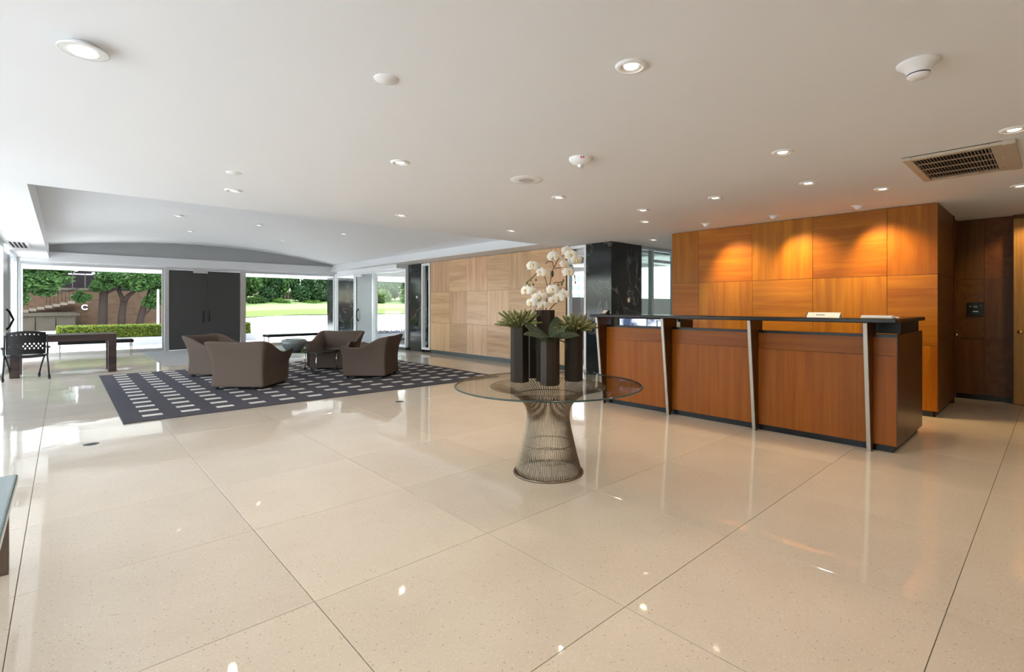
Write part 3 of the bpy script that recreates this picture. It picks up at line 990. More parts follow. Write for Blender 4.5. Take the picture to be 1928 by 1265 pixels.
t = thing('air_grille', 'large rectangular return air grille with metal bars in the right ceiling', 'vent', (5.18, 0.30, ZC))
MB().box(0.0, 1.02, 0.0, 0.62, -0.006, -0.001).build('duct_backing', M_DARKHOLE, t)
for dd in ((0, 1.02, 0.56, 0.62), (0, 1.02, 0, 0.07), (0, 0.06, 0.07, 0.56), (0.96, 1.02, 0.07, 0.56)):
    MB().box(dd[0], dd[1], dd[2], dd[3], -0.03, -0.001).build('frame', M_BEIGE, t, bevel=0.004)
lou = MB().add([(0.06, 0, -0.026), (0.96, 0, -0.026), (0.96, 0.003, -0.026), (0.06, 0.003, -0.026), (0.06, 0.010, -0.006), (0.96, 0.010, -0.006), (0.96, 0.013, -0.006), (0.06, 0.013, -0.006)],
               [(0, 1, 2, 3), (4, 7, 6, 5), (0, 4, 5, 1), (2, 6, 7, 3), (1, 5, 6, 2), (0, 3, 7, 4)]).mesh('bar', M_BEIGE)
for k in range(22):
    link('bar', lou, t, (0, 0.078 + k * 0.0218, 0))
for xx in (0.28, 0.51, 0.74):
    MB().box(xx - 0.004, xx + 0.004, 0.07, 0.56, -0.024, -0.014).build('crossbar', M_BEIGE, t)
MB().box(0.0, 1.02, -0.075, 0.0, -0.036, -0.001).build('side_plate', M_BEIGE, t, bevel=0.003)
for xx in (0.2, 0.52, 0.84):
    MB().lathe([(0, -0.034), (0.008, -0.033), (0.009, -0.03)], 10, cap=False).build('screw', M_CHROME, t, loc=(xx, 0.03, 0))
t = thing('slot_grille', 'small slotted air grille in the far left soffit', 'vent', (-0.66, 14.6, ZC))
MB().box(-0.16, 0.16, -0.7, 0.7, -0.012, -0.001).build('frame', M_WHITE, t, bevel=0.003)
for k in range(4):
    MB().box(-0.11 + k * 0.06, -0.075 + k * 0.06, -0.64, 0.64, -0.016, -0.012).build('slot', M_DARKHOLE, t)

# ------------------------------------------------------------------ reception desk
dk = thing('reception_desk', 'long wooden reception desk with black raised counter and steel fins', 'desk', (0, 0, 0))
Y0, Y1, XF = 1.02, 4.43, 5.52
fins = [1.22, 2.28, 3.34, 4.37]
def dbox(n, m, d_, bevel=0.0, parent=dk):
    return box(n, m, d_, parent, bevel)
dbox('kick_plate', M_BLACK, (XF + 0.04, XF + 0.07, Y0 + 0.03, Y1 - 0.02, 0, 0.065))
dbox('kick_plate', M_BLACK, (XF + 0.07, 6.68, Y0 + 0.03, Y0 + 0.05, 0, 0.065))
edges = [Y0 + 0.0015] + fins[1:3] + [Y1]
cuts = [Y0, 1.22, 2.28, 3.34, Y1]
for a, c in zip(cuts[:-1], cuts[1:]):
    dbox('front_panel', M_DV, (XF, XF + 0.03, a + 0.0015, c - 0.0015, 0.067, 0.893))
    dbox('front_rail', M_DH, (XF, XF + 0.03, a + 0.0015, c - 0.0015, 0.896, 1.062))
dbox('body_cap', M_BLACK, (XF - 0.004, XF + 0.10, Y0 - 0.004, Y1 + 0.004, 1.063, 1.09))
dbox('body_core', M_EV, (XF + 0.031, XF + 0.09, Y0 + 0.026, Y1 - 0.026, 0.067, 1.062))
dbox('end_panel', M_EV, (XF + 0.001, 6.72, Y0 - 0.006, Y0 + 0.024, 0.067, 1.09))
dbox('end_panel', M_EV, (XF + 0.031, 6.3, Y1 - 0.024, Y1, 0.0, 1.062))
dbox('worktop', M_BLACK, (XF + 0.1, 6.3, Y0 + 0.03, Y1 - 0.03, 0.72, 0.75))
b = MB().prism([(5.28, 0.98), (6.66, 0.98), (6.66, 1.36), (5.66, 1.36), (5.66, 4.46), (5.28, 4.46)], 1.2, 1.24)
b.build('counter', M_BLACK, dk, bevel=0.008)
dbox('counter_support', M_BLACKP, (5.74, 6.62, Y0 + 0.01, 1.34, 1.09, 1.199))
for y in fins:
    f = MB()
    f.add([(XF - 0.06, y - 0.02, 0.0), (XF - 0.04, y - 0.02, 0.0), (XF + 0.03, y - 0.02, 0.09), (XF + 0.11, y - 0.02, 1.198), (5.33, y - 0.02, 1.198),
           (XF - 0.06, y + 0.02, 0.0), (XF - 0.04, y + 0.02, 0.0), (XF + 0.03, y + 0.02, 0.09), (XF + 0.11, y + 0.02, 1.198), (5.33, y + 0.02, 1.198)],
          [(0, 1, 2, 3, 4), (9, 8, 7, 6, 5), (0, 5, 6, 1), (1, 6, 7, 2), (2, 7, 8, 3), (3, 8, 9, 4), (4, 9, 5, 0)])
    fin = f.build('fin', M_EV, dk)
    f = MB()
    f.add([(XF - 0.074, y - 0.017, 0.0), (XF - 0.060, y - 0.017, 0.0), (5.330, y - 0.017, 1.198), (5.312, y - 0.017, 1.198),
           (XF - 0.074, y + 0.017, 0.0), (XF - 0.060, y + 0.017, 0.0), (5.330, y + 0.017, 1.198), (5.312, y + 0.017, 1.198)],
          [(0, 1, 2, 3), (7, 6, 5, 4), (0, 4, 5, 1), (1, 5, 6, 2), (2, 6, 7, 3), (3, 7, 4, 0)])
    tag(f.build('steel_strip', M_STEEL, fin, bevel=0.002), 'brushed steel front strip')

# things on and behind the desk
t = thing('card_holder', 'long white wedge shaped sign standing on the desk counter', 'sign', (5.46, 1.60, 1.24))
MB().add([(-0.05, -0.145, 0), (0.05, -0.145, 0), (0.012, -0.145, 0.05), (-0.05, 0.145, 0), (0.05, 0.145, 0), (0.012, 0.145, 0.05)],
         [(0, 1, 2), (5, 4, 3), (0, 3, 4, 1), (1, 4, 5, 2), (2, 5, 3, 0)]).build('wedge', M_PAPER, t)
for k in range(4):
    MB().box(-0.0008, 0.0008, -0.007, 0.007, -0.006, 0.006).build('letter', M_INK, t, loc=(-0.020, 0.055 - k * 0.020, 0.0258), rot=(0, R(51), 0))
MB().add([(-0.055, 0.146, 0), (0.055, 0.146, 0), (0.016, 0.146, 0.055), (-0.055, 0.152, 0), (0.055, 0.152, 0), (0.016, 0.152, 0.055)],
         [(0, 1, 2), (5, 4, 3), (0, 3, 4, 1), (1, 4, 5, 2), (2, 5, 3, 0)]).build('end_cap', M_BLACKP, t)
t = thing('register_book', 'open cream paper pad on clipboard at the right end of the counter', 'book', (5.44, 1.13, 1.24), R(4))
MB().box(-0.09, 0.09, -0.11, 0.14, 0, 0.008).build('clipboard', M_BEIGE, t, bevel=0.002)
MB().box(-0.085, 0.085, -0.10, 0.135, 0.008, 0.026).build('pages', M_PAPER, t, bevel=0.003)
MB().box(-0.05, 0.06, -0.145, -0.098, 0.008, 0.016).build('flap', M_PAPER, t)
t = thing('desk_phone', 'small grey wedge shaped device on the left end of the counter', 'device', (5.50, 4.36, 1.24))
MB().add([(-0.05, -0.045, 0), (0.05, -0.045, 0), (0.05, -0.045, 0.055), (0.03, -0.045, 0.06), (-0.05, 0.045, 0), (0.05, 0.045, 0), (0.05, 0.045, 0.055), (0.03, 0.045, 0.06)],
         [(0, 1, 2, 3), (7, 6, 5, 4), (0, 4, 5, 1), (1, 5, 6, 2), (2, 6, 7, 3), (3, 7, 4, 0)]).build('housing', M_BLACKP, t, bevel=0.003)
MB().box(-0.001, 0.001, -0.036, 0.036, -0.036, 0.036).build('face', M_REFL, t, loc=(-0.0115, 0, 0.0322), rot=(0, R(53), 0))
for (x, y, lb, sd) in ((5.98, 4.21, 'left camera monitor showing bright grey picture behind the desk', 1.7), (5.98, 3.74, 'right camera monitor showing bright grey picture behind the desk', 5.2)):
    t = thing('monitor', lb, 'monitor', (x, y, 0.75), R(14), 'security monitors')
    MB().box(-0.10, 0.10, -0.13, 0.13, 0, 0.012).build('stand_foot', M_BLACKP, t, bevel=0.003)
    MB().box(0.0, 0.03, -0.03, 0.03, 0.012, 0.2).build('stand_neck', M_BLACKP, t)
    MB().box(-0.03, 0.0, -0.225, 0.225, 0.12, 0.435).build('bezel', M_BLACKP, t, bevel=0.004)
    MB().box(-0.032, -0.030, -0.21, 0.21, 0.135, 0.42).build('screen', screen_mat('camera_picture_%d' % int(sd), sd), t)
    MB().box(-0.033, -0.030, -0.02, 0.02, 0.124, 0.131).build('badge', M_REFL, t)
t = thing('letter_tray', 'black open box with papers behind the desk counter', 'tray', (6.08, 3.62, 0.75))
MB().box(-0.15, 0.15, -0.19, 0.19, 0, 0.30).build('tray_base', M_BLACKP, t)
MB().box(0.13, 0.15, -0.19, 0.19, 0.30, 0.42).build('tray_back', M_BLACKP, t)
for yy in (-0.19, -0.055, 0.175):
    MB().box(-0.15, 0.13, yy, yy + 0.015, 0.30, 0.41).build('divider', M_BLACKP, t)
MB().box(-0.12, -0.115, 0.02, 0.14, 0.30, 0.40).build('paper', M_PAPER, t)
MB().box(-0.10, -0.095, -0.14, -0.08, 0.30, 0.39).build('paper', M_BEIGE, t)

# ------------------------------------------------------------------ round wire table
tb = thing('wire_base_table', 'round glass table on flared bronze wire base', 'table', (2.885, 2.875, 0))
prof = [(0.272, 0.012), (0.258, 0.05), (0.236, 0.13), (0.208, 0.25), (0.185, 0.35), (0.171, 0.43), (0.172, 0.49), (0.186, 0.54), (0.216, 0.585), (0.262, 0.625), (0.325, 0.66), (0.40, 0.687), (0.475, 0.703)]
rod = MB().tube([(r, 0, z) for r, z in prof], 0.0036, 6).mesh('rod', M_BRONZE, True)
NR = 88
for k in range(NR):
    link('rod', rod, tb, (0, 0, 0), (0, 0, 2 * PI * k / NR))
def ring(name, r, z, rr, parent):
    pts = [(r * math.cos(2 * PI * i / 64), r * math.sin(2 * PI * i / 64), z) for i in range(64)]
    return MB().tube(pts, rr, 8, closed=True).build(name, M_BRONZE, parent, smooth=True)
MB().lathe([(0.262, 0.002), (0.284, 0.002), (0.287, 0.007), (0.284, 0.013), (0.276, 0.015), (0.262, 0.013), (0.262, 0.002)], 64, cap=False).build('base_ring', M_BRONZE, tb, smooth=True)
ring('hoop', 0.232, 0.125, 0.0045, tb)
ring('hoop', 0.205, 0.235, 0.0045, tb)
ring('hoop', 0.255, 0.628, 0.0045, tb)
ring('hoop', 0.47, 0.7005, 0.0035, tb)
top = MB().lathe([(0.0, 0.707), (0.748, 0.707)], 96, cap=False)
top.lathe([(0.0, 0.719), (0.748, 0.719)], 96, cap=False)
gt = top.build('tabletop', M_TGLASS, tb, smooth=False)
tag(MB().lathe([(0.748, 0.707), (0.757, 0.708), (0.762, 0.713), (0.757, 0.718), (0.748, 0.719)], 96, cap=False).build('rim', M_GEDGE, gt, smooth=True), 'dark green polished glass edge')

# vases
def hexvase(x, y, h, label, rz, r=0.078):
    t = thing('hexagonal_vase', label, 'vase', (x, y, 0.7193), rz, 'hexagonal dark wood vases')
    pts = [(r * math.cos(PI / 3 * i), r * math.sin(PI / 3 * i)) for i in range(6)]
    q = [(0.86 * a, 0.86 * c) for a, c in pts]
    b = MB()
    vs = [p + (0,) for p in pts] + [p + (h,) for p in pts] + [p + (h,) for p in q] + [p + (h - 0.05,) for p in q]
    fs = [tuple(reversed(range(6)))]
    for i in range(6):
        j = (i + 1) % 6
        fs += [(i, j, 6 + j, 6 + i), (6 + i, 6 + j, 12 + j, 12 + i), (12 + i, 12 + j, 18 + j, 18 + i)]
    fs.append(tuple(range(18, 24)))
    b.add(vs, fs)
    b.build('vase_body', M_VASE, t, bevel=0.0025)
    return t
hexvase(2.775, 3.105, 0.475, 'left hexagonal dark wood vase holding finger succulent', R(8))
hexvase(2.845, 2.815, 0.375, 'front hexagonal dark wood vase holding broad orchid leaves', R(22))
hexvase(3.150, 2.835, 0.435, 'right hexagonal dark wood vase holding finger succulent', R(10))
hexvase(2.952, 2.975, 0.600, 'tallest hexagonal dark wood vase in the centre, holding white orchids', R(16))
hexvase(3.035, 3.205, 0.420, 'rear hexagonal dark wood vase half hidden behind the front ones', R(14), 0.07)

# succulents
def finger_mesh(bend, L_, r):
    pts, rr = [], []
    for i in range(7):
        u = i / 6
        pts.append((bend * u * u * L_, 0, u * L_))
        rr.append(r * (0.62 + 0.5 * u - 0.10 * u * u * u) if i < 6 else r * 0.72)
    return MB().tube(pts, rr, 6).mesh('finger_leaf', [M_SUCC, M_SUCC2], True)
fing = [finger_mesh(0.10, 0.185, 0.0105), finger_mesh(0.16, 0.165, 0.0098), finger_mesh(0.04, 0.20, 0.0102), finger_mesh(0.14, 0.145, 0.0102)]
for f in fing[1:2]:
    f.polygons.foreach_set('material_index', [1] * len(f.polygons))
def moss_mesh(r, n, seed):
    rnd = random.Random(seed)
    b = MB()
    for _ in range(n):
        a, q = rnd.uniform(0, 2 * PI), r * math.sqrt(rnd.random())
        p = Vector((q * math.cos(a), q * math.sin(a), rnd.uniform(-0.012, 0.018)))
        d_ = Vector((math.cos(a), math.sin(a), rnd.uniform(-0.6, 0.9))).normalized() * rnd.uniform(0.012, 0.03)
        s = d_.cross(Vector((0, 0, 1))).normalized() * 0.003
        b.add([p - s, p + s, p + d_ + s * 0.3, p + d_ - s * 0.3], [(0, 1, 2, 3)])
    return b.mesh('moss', M_MOSS)
def succulent(x, y, z, label, seed):
    rnd = random.Random(seed)
    t = thing('finger_succulent', label, 'plant', (x, y, z), rnd.uniform(0, 6), 'finger succulents in tall vases')
    mo = link('moss', moss_mesh(0.09, 420, seed), t, (0, 0, 0.004))
    mo['kind'] = 'stuff'
    for k in range(64):
        u = (k + 0.5) / 64
        tilt = R(6 + 68 * u ** 0.6) + rnd.uniform(-0.12, 0.12)
        az = k * 2.39996 + rnd.uniform(-0.2, 0.2)
        rad = 0.012 + 0.045 * u
        o = link('finger_leaf', fing[rnd.randrange(4)], t, (rad * math.cos(az), rad * math.sin(az), 0.0))
        o.rotation_euler = (0, tilt, az)
        s = rnd.uniform(0.78, 1.06) * (1.0 - 0.08 * u)
        o.scale = (1, 1, s)
    return t
succulent(2.775, 3.105, 0.7193 + 0.46, 'olive finger succulent in the left tall vase', 3)
succulent(3.150, 2.835, 0.7193 + 0.42, 'olive finger succulent in the right tall vase', 11)
t = thing('orchid_foliage', 'broad dark orchid leaves spreading from the front vase', 'plant', (2.845, 2.815, 0.7193 + 0.36))
mo = link('moss', moss_mesh(0.085, 420, 77), t)
mo['kind'] = 'stuff'
def paddle(L_, w, droop, lift):
    b = MB()
    n_ = 9
    for i in range(n_ + 1):
        u = i / n_
        x = L_ * u
        z = lift * u - droop * u * u
        ww = w * (math.sin(PI * min(1, u * 0.94 + 0.06)) ** 0.75) * (0.75 + 0.35 * u)
        b.v += [(x, -ww, z + 0.010), (x, -ww * 0.5, z + 0.001), (x, 0, z - 0.004), (x, ww * 0.5, z + 0.001), (x, ww, z + 0.010)]
    for i in range(n_):
        for k in range(4):
            b.f.append((i * 5 + k, i * 5 + k + 1, i * 5 + 6 + k, i * 5 + 5 + k))
    return b
for az, L_, w, dr, li in ((150, 0.225, 0.036, 0.08, 0.14), (-32, 0.24, 0.038, 0.09, 0.13), (115, 0.20, 0.034, -0.02, 0.16), (35, 0.19, 0.032, 0.02, 0.20), (-95, 0.15, 0.032, 0.06, 0.10), (200, 0.19, 0.032, 0.08, 0.10), (-60, 0.17, 0.028, 0.02, 0.16)):
    o = paddle(L_, w * 1.3, dr, li).build('orchid_leaf', M_ORCL, t, smooth=True, rot=(R(38) * math.cos(R(az + 43)), 0, R(az)))
    sd = o.modifiers.new('thick', 'SOLIDIFY')
    sd.thickness = 0.003
for az in (-70, -40, 60, 170):
    MB().tube([(0.07, 0, 0.0), (0.11, 0.01, -0.01), (0.135, 0.0, -0.03), (0.145, -0.008, -0.06)], [0.003, 0.0028, 0.0024, 0.0015], 6).build('root', M_MOSS, t, rot=(0, 0, R(az)))

# white orchids in the tall vase
oc = thing('white_orchid', 'tall white orchid sprays with yellow throats in the central vase', 'plant', (2.952, 2.975, 0.7193 + 0.585))
O = Vector((2.952, 2.975, 0.7193 + 0.585))
stems = [[(2.952, 2.975, 1.28), (2.958, 2.968, 1.36), (2.961, 2.966, 1.425), (2.981, 2.948, 1.559), (3.0, 2.929, 1.671), (3.03, 2.902, 1.747), (3.078, 2.856, 1.792), (3.111, 2.825, 1.743)],
 [(3.0, 2.929, 1.671), (3.043, 2.889, 1.676), (3.069, 2.865, 1.700), (3.117, 2.819, 1.694), (3.13, 2.806, 1.604), (3.134, 2.803, 1.559)],
 [(2.952, 2.975, 1.28), (2.960, 2.970, 1.40), (2.965, 2.963, 1.515), (2.945, 2.982, 1.618), (2.922, 3.003, 1.658), (2.89, 3.034, 1.618), (2.838, 3.083, 1.551)],
 [(3.004, 2.926, 1.671), (2.994, 2.935, 1.725), (2.968, 2.96, 1.73), (2.952, 2.975, 1.707)],
 [(2.968, 2.96, 1.515), (3.01, 2.92, 1.551), (3.052, 2.88, 1.555)],
 [(2.952, 2.975, 1.28), (2.903, 3.022, 1.425), (2.848, 3.074, 1.479)],
 [(2.952, 2.975, 1.285), (2.896, 3.028, 1.358), (2.877, 3.046, 1.269)],
 [(2.952, 2.975, 1.28), (3.0, 2.93, 1.36), (3.06, 2.86, 1.43), (3.075, 2.845, 1.47)]]
for s in stems:
    MB().tube([Vector(p) - O for p in s], 0.0036, 6).build('stem', M_STEM, oc, smooth=True)
MB().lathe([(0, 0.03), (0.010, 0.024), (0.014, 0.0), (0.010, -0.022), (0, -0.028)], 10).build('stem_clip', M_ORCL, oc, smooth=True, loc=Vector((2.992, 2.936, 1.622)) - O)
def petal_mesh(L_, w):
    b = MB()
    n_ = 6
    for i in range(n_ + 1):
        u = i / n_
        ww = w * math.sin(PI * (0.10 + 0.86 * u)) ** 0.8
        z = 0.006 * math.sin(PI * u) - 0.010 * u * u
        b.v += [(L_ * u, -ww, z - 0.003), (L_ * u, 0, z + 0.002), (L_ * u, ww, z - 0.003)]
    for i in range(n_):
        for k in range(2):
            b.f.append((i * 3 + k, i * 3 + k + 1, i * 3 + 4 + k, i * 3 + 3 + k))
    return b
fm = MB()
def add_petal(fm, L_, w, ang, z):
    p = petal_mesh(L_, w)
    ca, sa = math.cos(ang), math.sin(ang)
    fm.add([(x * ca - y * sa, x * sa + y * ca, zz + z) for x, y, zz in p.v], p.f)
for a in (90, 210, 330):
    add_petal(fm, 0.040, 0.014, R(a), 0.0)
for a in (12, 168):
    add_petal(fm, 0.043, 0.026, R(a), 0.004)
FL_ME = fm.mesh('blossom', M_PETAL, True)
TH_ME = MB().lathe([(0, 0.020), (0.006, 0.018), (0.009, 0.008), (0.006, 0.002)], 8, cap=False).mesh('throat', M_YELL, True)
LIP_ME = petal_mesh(0.020, 0.009).mesh('lip', M_YELL, True)
flw = [(2.865, 3.04, 1.693), (3.019, 2.96, 1.764), (2.969, 2.849, 1.766), (3.062, 2.828, 1.815), (3.066, 2.79, 1.777), (3.021, 2.82, 1.702), (3.103, 2.764, 1.734), (3.073, 2.826, 1.638),
 (2.913, 2.994, 1.635), (2.851, 3.111, 1.484), (2.841, 3.015, 1.478), (2.945, 3.065, 1.435), (2.812, 3.003, 1.38), (2.941, 3.023, 1.381), (2.959, 2.951, 1.443), (3.017, 2.927, 1.47), (2.959, 2.889, 1.402), (2.998, 2.865, 1.424),
 (2.90, 2.96, 1.36), (3.035, 2.85, 1.45), (2.88, 2.97, 1.43), (2.96, 2.90, 1.49), (2.90, 3.08, 1.69), (2.99, 2.92, 1.78)]
rnd = random.Random(5)
for p in flw:
    f = link('blossom', FL_ME, oc, Vector(p) - O)
    d_ = Vector((-0.69 + rnd.uniform(-0.55, 0.55), -0.72 + rnd.uniform(-0.55, 0.55), rnd.uniform(-0.35, 0.45)))
    f.rotation_euler = d_.to_track_quat('Z', 'Y').to_euler()
    s = rnd.uniform(1.0, 1.35)
    f.scale = (s, s, s)
    link('throat', TH_ME, f)
    o = link('lip', LIP_ME, f, (0, 0, 0.004))
    o.rotation_euler = (0, R(-25), R(-90))
BUD = MB().lathe([(0, -0.012), (0.007, -0.006), (0.0085, 0.002), (0.005, 0.011), (0, 0.015)], 8).mesh('bud', M_SUCC, True)
for p in ((2.838, 3.083, 1.545), (2.86, 3.06, 1.57), (2.85, 3.07, 1.53), (2.88, 3.05, 1.535), (2.893, 3.03, 1.57), (3.055, 2.878, 1.552), (3.05, 2.88, 1.532), (3.03, 2.90, 1.53), (3.062, 2.872, 1.567), (3.134, 2.803, 1.55), (3.13, 2.806, 1.60), (3.12, 2.815, 1.65), (2.877, 3.046, 1.262), (2.885, 3.035, 1.31), (3.105, 2.79, 1.265), (3.10, 2.79, 1.225)):
    link('bud', BUD, oc, Vector(p) - O)

# ------------------------------------------------------------------ lounge
rug = MB().box(0, 5.55, 0, 5.36, 0.001, 0.014).build('rug', rug_mat('rug_pile', 5.55, 5.36), bevel=0.004, loc=(0.5, 7.35, 0))
tag(rug, 'dark plum grey rug with rows of cream rectangles', 'rug')
mt = tag(box('entrance_mat', M_MAT, (1.66, 4.6, 13.75, 18.35, 0.001, 0.008)), 'pale grey walk-off mat in front of the charcoal doors', 'mat')

def armchair(label, x, y, rz):
    """slipcovered tub chair; front faces local -Y; the cover flares outwards to its top edge"""
    t = thing('armchair', label, 'armchair', (x, y, 0.015), rz, 'taupe armchairs around the coffee table')
    w, d_ = 0.44, 0.41          # half width, half depth at the floor
    path = []                   # U-shaped path with height and flare
    def seg_(p, q, n_, h0, h1, e0, e1, mid=None):
        for i in range(n_):
            u = i / n_
            h = h0 + (h1 - h0) * u
            if mid:
                h += mid * math.sin(PI * u)
            path.append((p[0] + (q[0] - p[0]) * u, p[1] + (q[1] - p[1]) * u, h, e0 + (e1 - e0) * u))
    def ease(u):
        return u * u * (3 - 2 * u)
    def arm(p, q, n_, back):
        for i in range(n_):
            u = i / n_
            k = (1 - u) if back else u
            # front corner lifts a little, arm dips, then sweeps up to the back
            h = 0.585 + 0.045 * (1 - k) ** 3 - 0.03 * math.sin(PI * min(1, k / 0.55)) * (k < 0.55) + 0.185 * ease(max(0, (k - 0.42) / 0.58))
            e = 0.065 + 0.045 * (1 - k) ** 2 + 0.03 * k
            path.append((p[0] + (q[0] - p[0]) * u, p[1] + (q[1] - p[1]) * u, h, e))
    arm((-w, -d_), (-w, d_), 10, False)
    for i in range(12):
        u = i / 12
        path.append((-w + 2 * w * u, d_, 0.785 - 0.02 * math.sin(PI * u), 0.095 - 0.04 * math.sin(PI * u)))
    arm((w, d_), (w, -d_), 10, True)
    path.append((w, -d_, 0.63, 0.11))
    n_ = len(path)
    thick = 0.10
    b = MB()
    ring_n = None
    for i, (px, py, h, e) in enumerate(path):
        # outward normal: mitred at the corners
        if i <= 0:
            nx, ny = -1, -0.25
        elif i < 10:
            nx, ny = -1, 0
        elif i == 10:
            nx, ny = -1, 1
        elif i < 22:
            nx, ny = 0, 1
        elif i == 22:
            nx, ny = 1, 1
        elif i < n_ - 1:
            nx, ny = 1, 0
        else:
            nx, ny = 1, -0.25
        prof = [(0.0, 0.025), (-0.014, 0.10), (-0.030, 0.27), (-0.016, h * 0.64), (e * 0.42, h * 0.86), (e * 0.80, h - 0.022), (e * 0.70, h), (e - 0.060, h + 0.004),
                (e - 0.105, h - 0.030), (-0.075, h * 0.80), (-thick, min(h * 0.66, 0.5)), (-thick, 0.36), (-thick, 0.06)]
        ring_n = len(prof)
        for o_, z in prof:
            b.v.append((px + nx * o_, py + ny * o_, z))
    for i in range(n_ - 1):
        for k in range(ring_n - 1):
            b.f.append((i * ring_n + k, i * ring_n + k + 1, (i + 1) * ring_n + k + 1, (i + 1) * ring_n + k))
        b.f.append((i * ring_n + ring_n - 1, i * ring_n, (i + 1) * ring_n, (i + 1) * ring_n + ring_n - 1))
    b.f.append(tuple(range(ring_n)))
    b.f.append(tuple(reversed([(n_ - 1) * ring_n + k for k in range(ring_n)])))
    sh = b.build('slipcover', M_SOFA, t, smooth=True)
    sb = sh.modifiers.new('soft', 'SUBSURF')
    sb.levels = sb.render_levels = 2
    # deep seat cushion, slightly crowned
    c = MB()
    nx_, ny_ = 8, 7
    for j in range(ny_ + 1):
        for i in range(nx_ + 1):
            u, v = i / nx_, j / ny_
            z = 0.385 + 0.035 * math.sin(PI * u) ** 0.5 * math.sin(PI * min(1, v * 0.8 + 0.2)) ** 0.5
            c.v.append((-0.335 + 0.67 * u, -d_ - 0.01 + (2 * d_ - 0.10) * v, z))
    for j in range(ny_):
        for i in range(nx_):
            a = j * (nx_ + 1) + i
            c.f.append((a, a + 1, a + nx_ + 2, a + nx_ + 1))
    cu = c.build('seat_cushion', M_SOFA, t, smooth=True)
    so = cu.modifiers.new('thick', 'SOLIDIFY')
    so.thickness = 0.12
    so.offset = -1
    be = cu.modifiers.new('round', 'BEVEL')
    be.width = 0.03
    be.segments = 3
    MB().box(-0.36, 0.36, -d_ - 0.012, -d_ + 0.06, 0.03, 0.345).build('front_skirt', M_SOFA, t, bevel=0.02, seg=3)
    for sx in (-1, 1):
        for sy in (-1, 1):
            MB().lathe([(0.02, 0.0), (0.022, 0.03)], 12).build('foot', M_BLACKP, t, loc=(sx * 0.36, sy * 0.33, 0))
    return t
armchair('front taupe armchair seen from behind, nearest the viewer', 2.29, 9.30, R(135))
armchair('rear left taupe armchair in front of the charcoal doors', 2.28, 11.33, R(45))
armchair('rear right taupe armchair facing the viewer behind the coffee table', 4.33, 10.92, R(-45))
armchair('right taupe armchair seen from its side, nearest the pale wood wall', 4.34, 9.14, R(-135))

ct = thing('coffee_table', 'low glass topped table on thin chrome legs between the armchairs', 'coffee table', (3.62, 10.42, 0.0145))
q = [(-0.05, -0.60), (0.68, 0.0), (0.10, 0.62), (-0.62, 0.02)]
cc = []
for i in range(4):                       # clipped corners
    a, p, n2 = Vector(q[i - 1]), Vector(q[i]), Vector(q[(i + 1) % 4])
    cc += [tuple(p + (a - p) * 0.09), tuple(p + (n2 - p) * 0.09)]
g = MB().prism(cc, 0.425, 0.437).build('tabletop', glass('smoked_glass', (0.50, 0.53, 0.53), 1.6, 1.6), ct)
pts = [Vector((p[0], p[1], 0.431)) for p in cc]
MB().tube(pts, 0.0075, 6, closed=True).build('rim', M_GEDGE, ct, smooth=True)
for p in q:
    px, py = p[0] * 0.80, p[1] * 0.80
    lg = MB().tube([(px, py, 0.03), (px, py, 0.424)], 0.011, 10).build('leg', M_CHROME, ct, smooth=True)
    MB().lathe([(0.018, 0), (0.018, 0.045), (0.012, 0.05)], 12).build('foot', M_BLACKP, lg, loc=(px, py, 0), auto=40)
MB().tube([(q[0][0] * 0.8, q[0][1] * 0.8, 0.41), (q[2][0] * 0.8, q[2][1] * 0.8, 0.41)], 0.008, 8).build('stretcher', M_CHROME, ct, smooth=True)
MB().tube([(q[1][0] * 0.8, q[1][1] * 0.8, 0.412), (q[3][0] * 0.8, q[3][1] * 0.8, 0.412)], 0.008, 8).build('stretcher', M_CHROME, ct, smooth=True)
bw = MB().lathe([(0.0, 0.0), (0.125, 0.0), (0.135, 0.01), (0.165, 0.05), (0.215, 0.115), (0.238, 0.165), (0.238, 0.195), (0.222, 0.228), (0.190, 0.248), (0.172, 0.250), (0.160, 0.244), (0.185, 0.20), (0.190, 0.16), (0.150, 0.07), (0.0, 0.03)], 48).build('stoneware_bowl', M_STONE, smooth=True, loc=(3.32, 10.40, 0.4525))
tag(bw, 'squat glazed grey bowl on the glass coffee table', 'bowl')

def bench(label, x, y, rz=0.0, L_=1.5, D_=0.5, h=0.45):
    t = thing('bench', label, 'bench', (x, y, 0), rz, 'black benches along the far windows')
    MB().box(0, L_, 0, D_, h - 0.085, h).build('seat', M_BLACK, t, bevel=0.015)
    for xx in (0.04, L_ - 0.04):
        for yy in (0.04, D_ - 0.04):
            MB().box(xx - 0.011, xx + 0.011, yy - 0.011, yy + 0.011, 0.0, h - 0.085).build('leg', M_CHROME, t)
        MB().box(xx - 0.008, xx + 0.008, 0.05, D_ - 0.05, 0.0, 0.014).build('foot_rail', M_CHROME, t)
    return t
bench('black bench on thin chrome legs under the left far window', -0.10, 17.35, 0)
bench('black bench on thin chrome legs under the right far window', 4.66, 17.05, R(3), 1.7)

pt = thing('parsons_table', 'long dark wood table with thick top at far left', 'table', (0, 0, 0))
box('tabletop', M_TABLEW, (-0.72, 0.80, 13.36, 14.15, 0.655, 0.785), pt, bevel=0.006)
for xx in (-0.72, 0.67):
    for yy in (13.36, 14.02):
        box('leg', M_TABLEW, (xx, xx + 0.13, yy, yy + 0.13, 0, 0.654), pt, bevel=0.004)

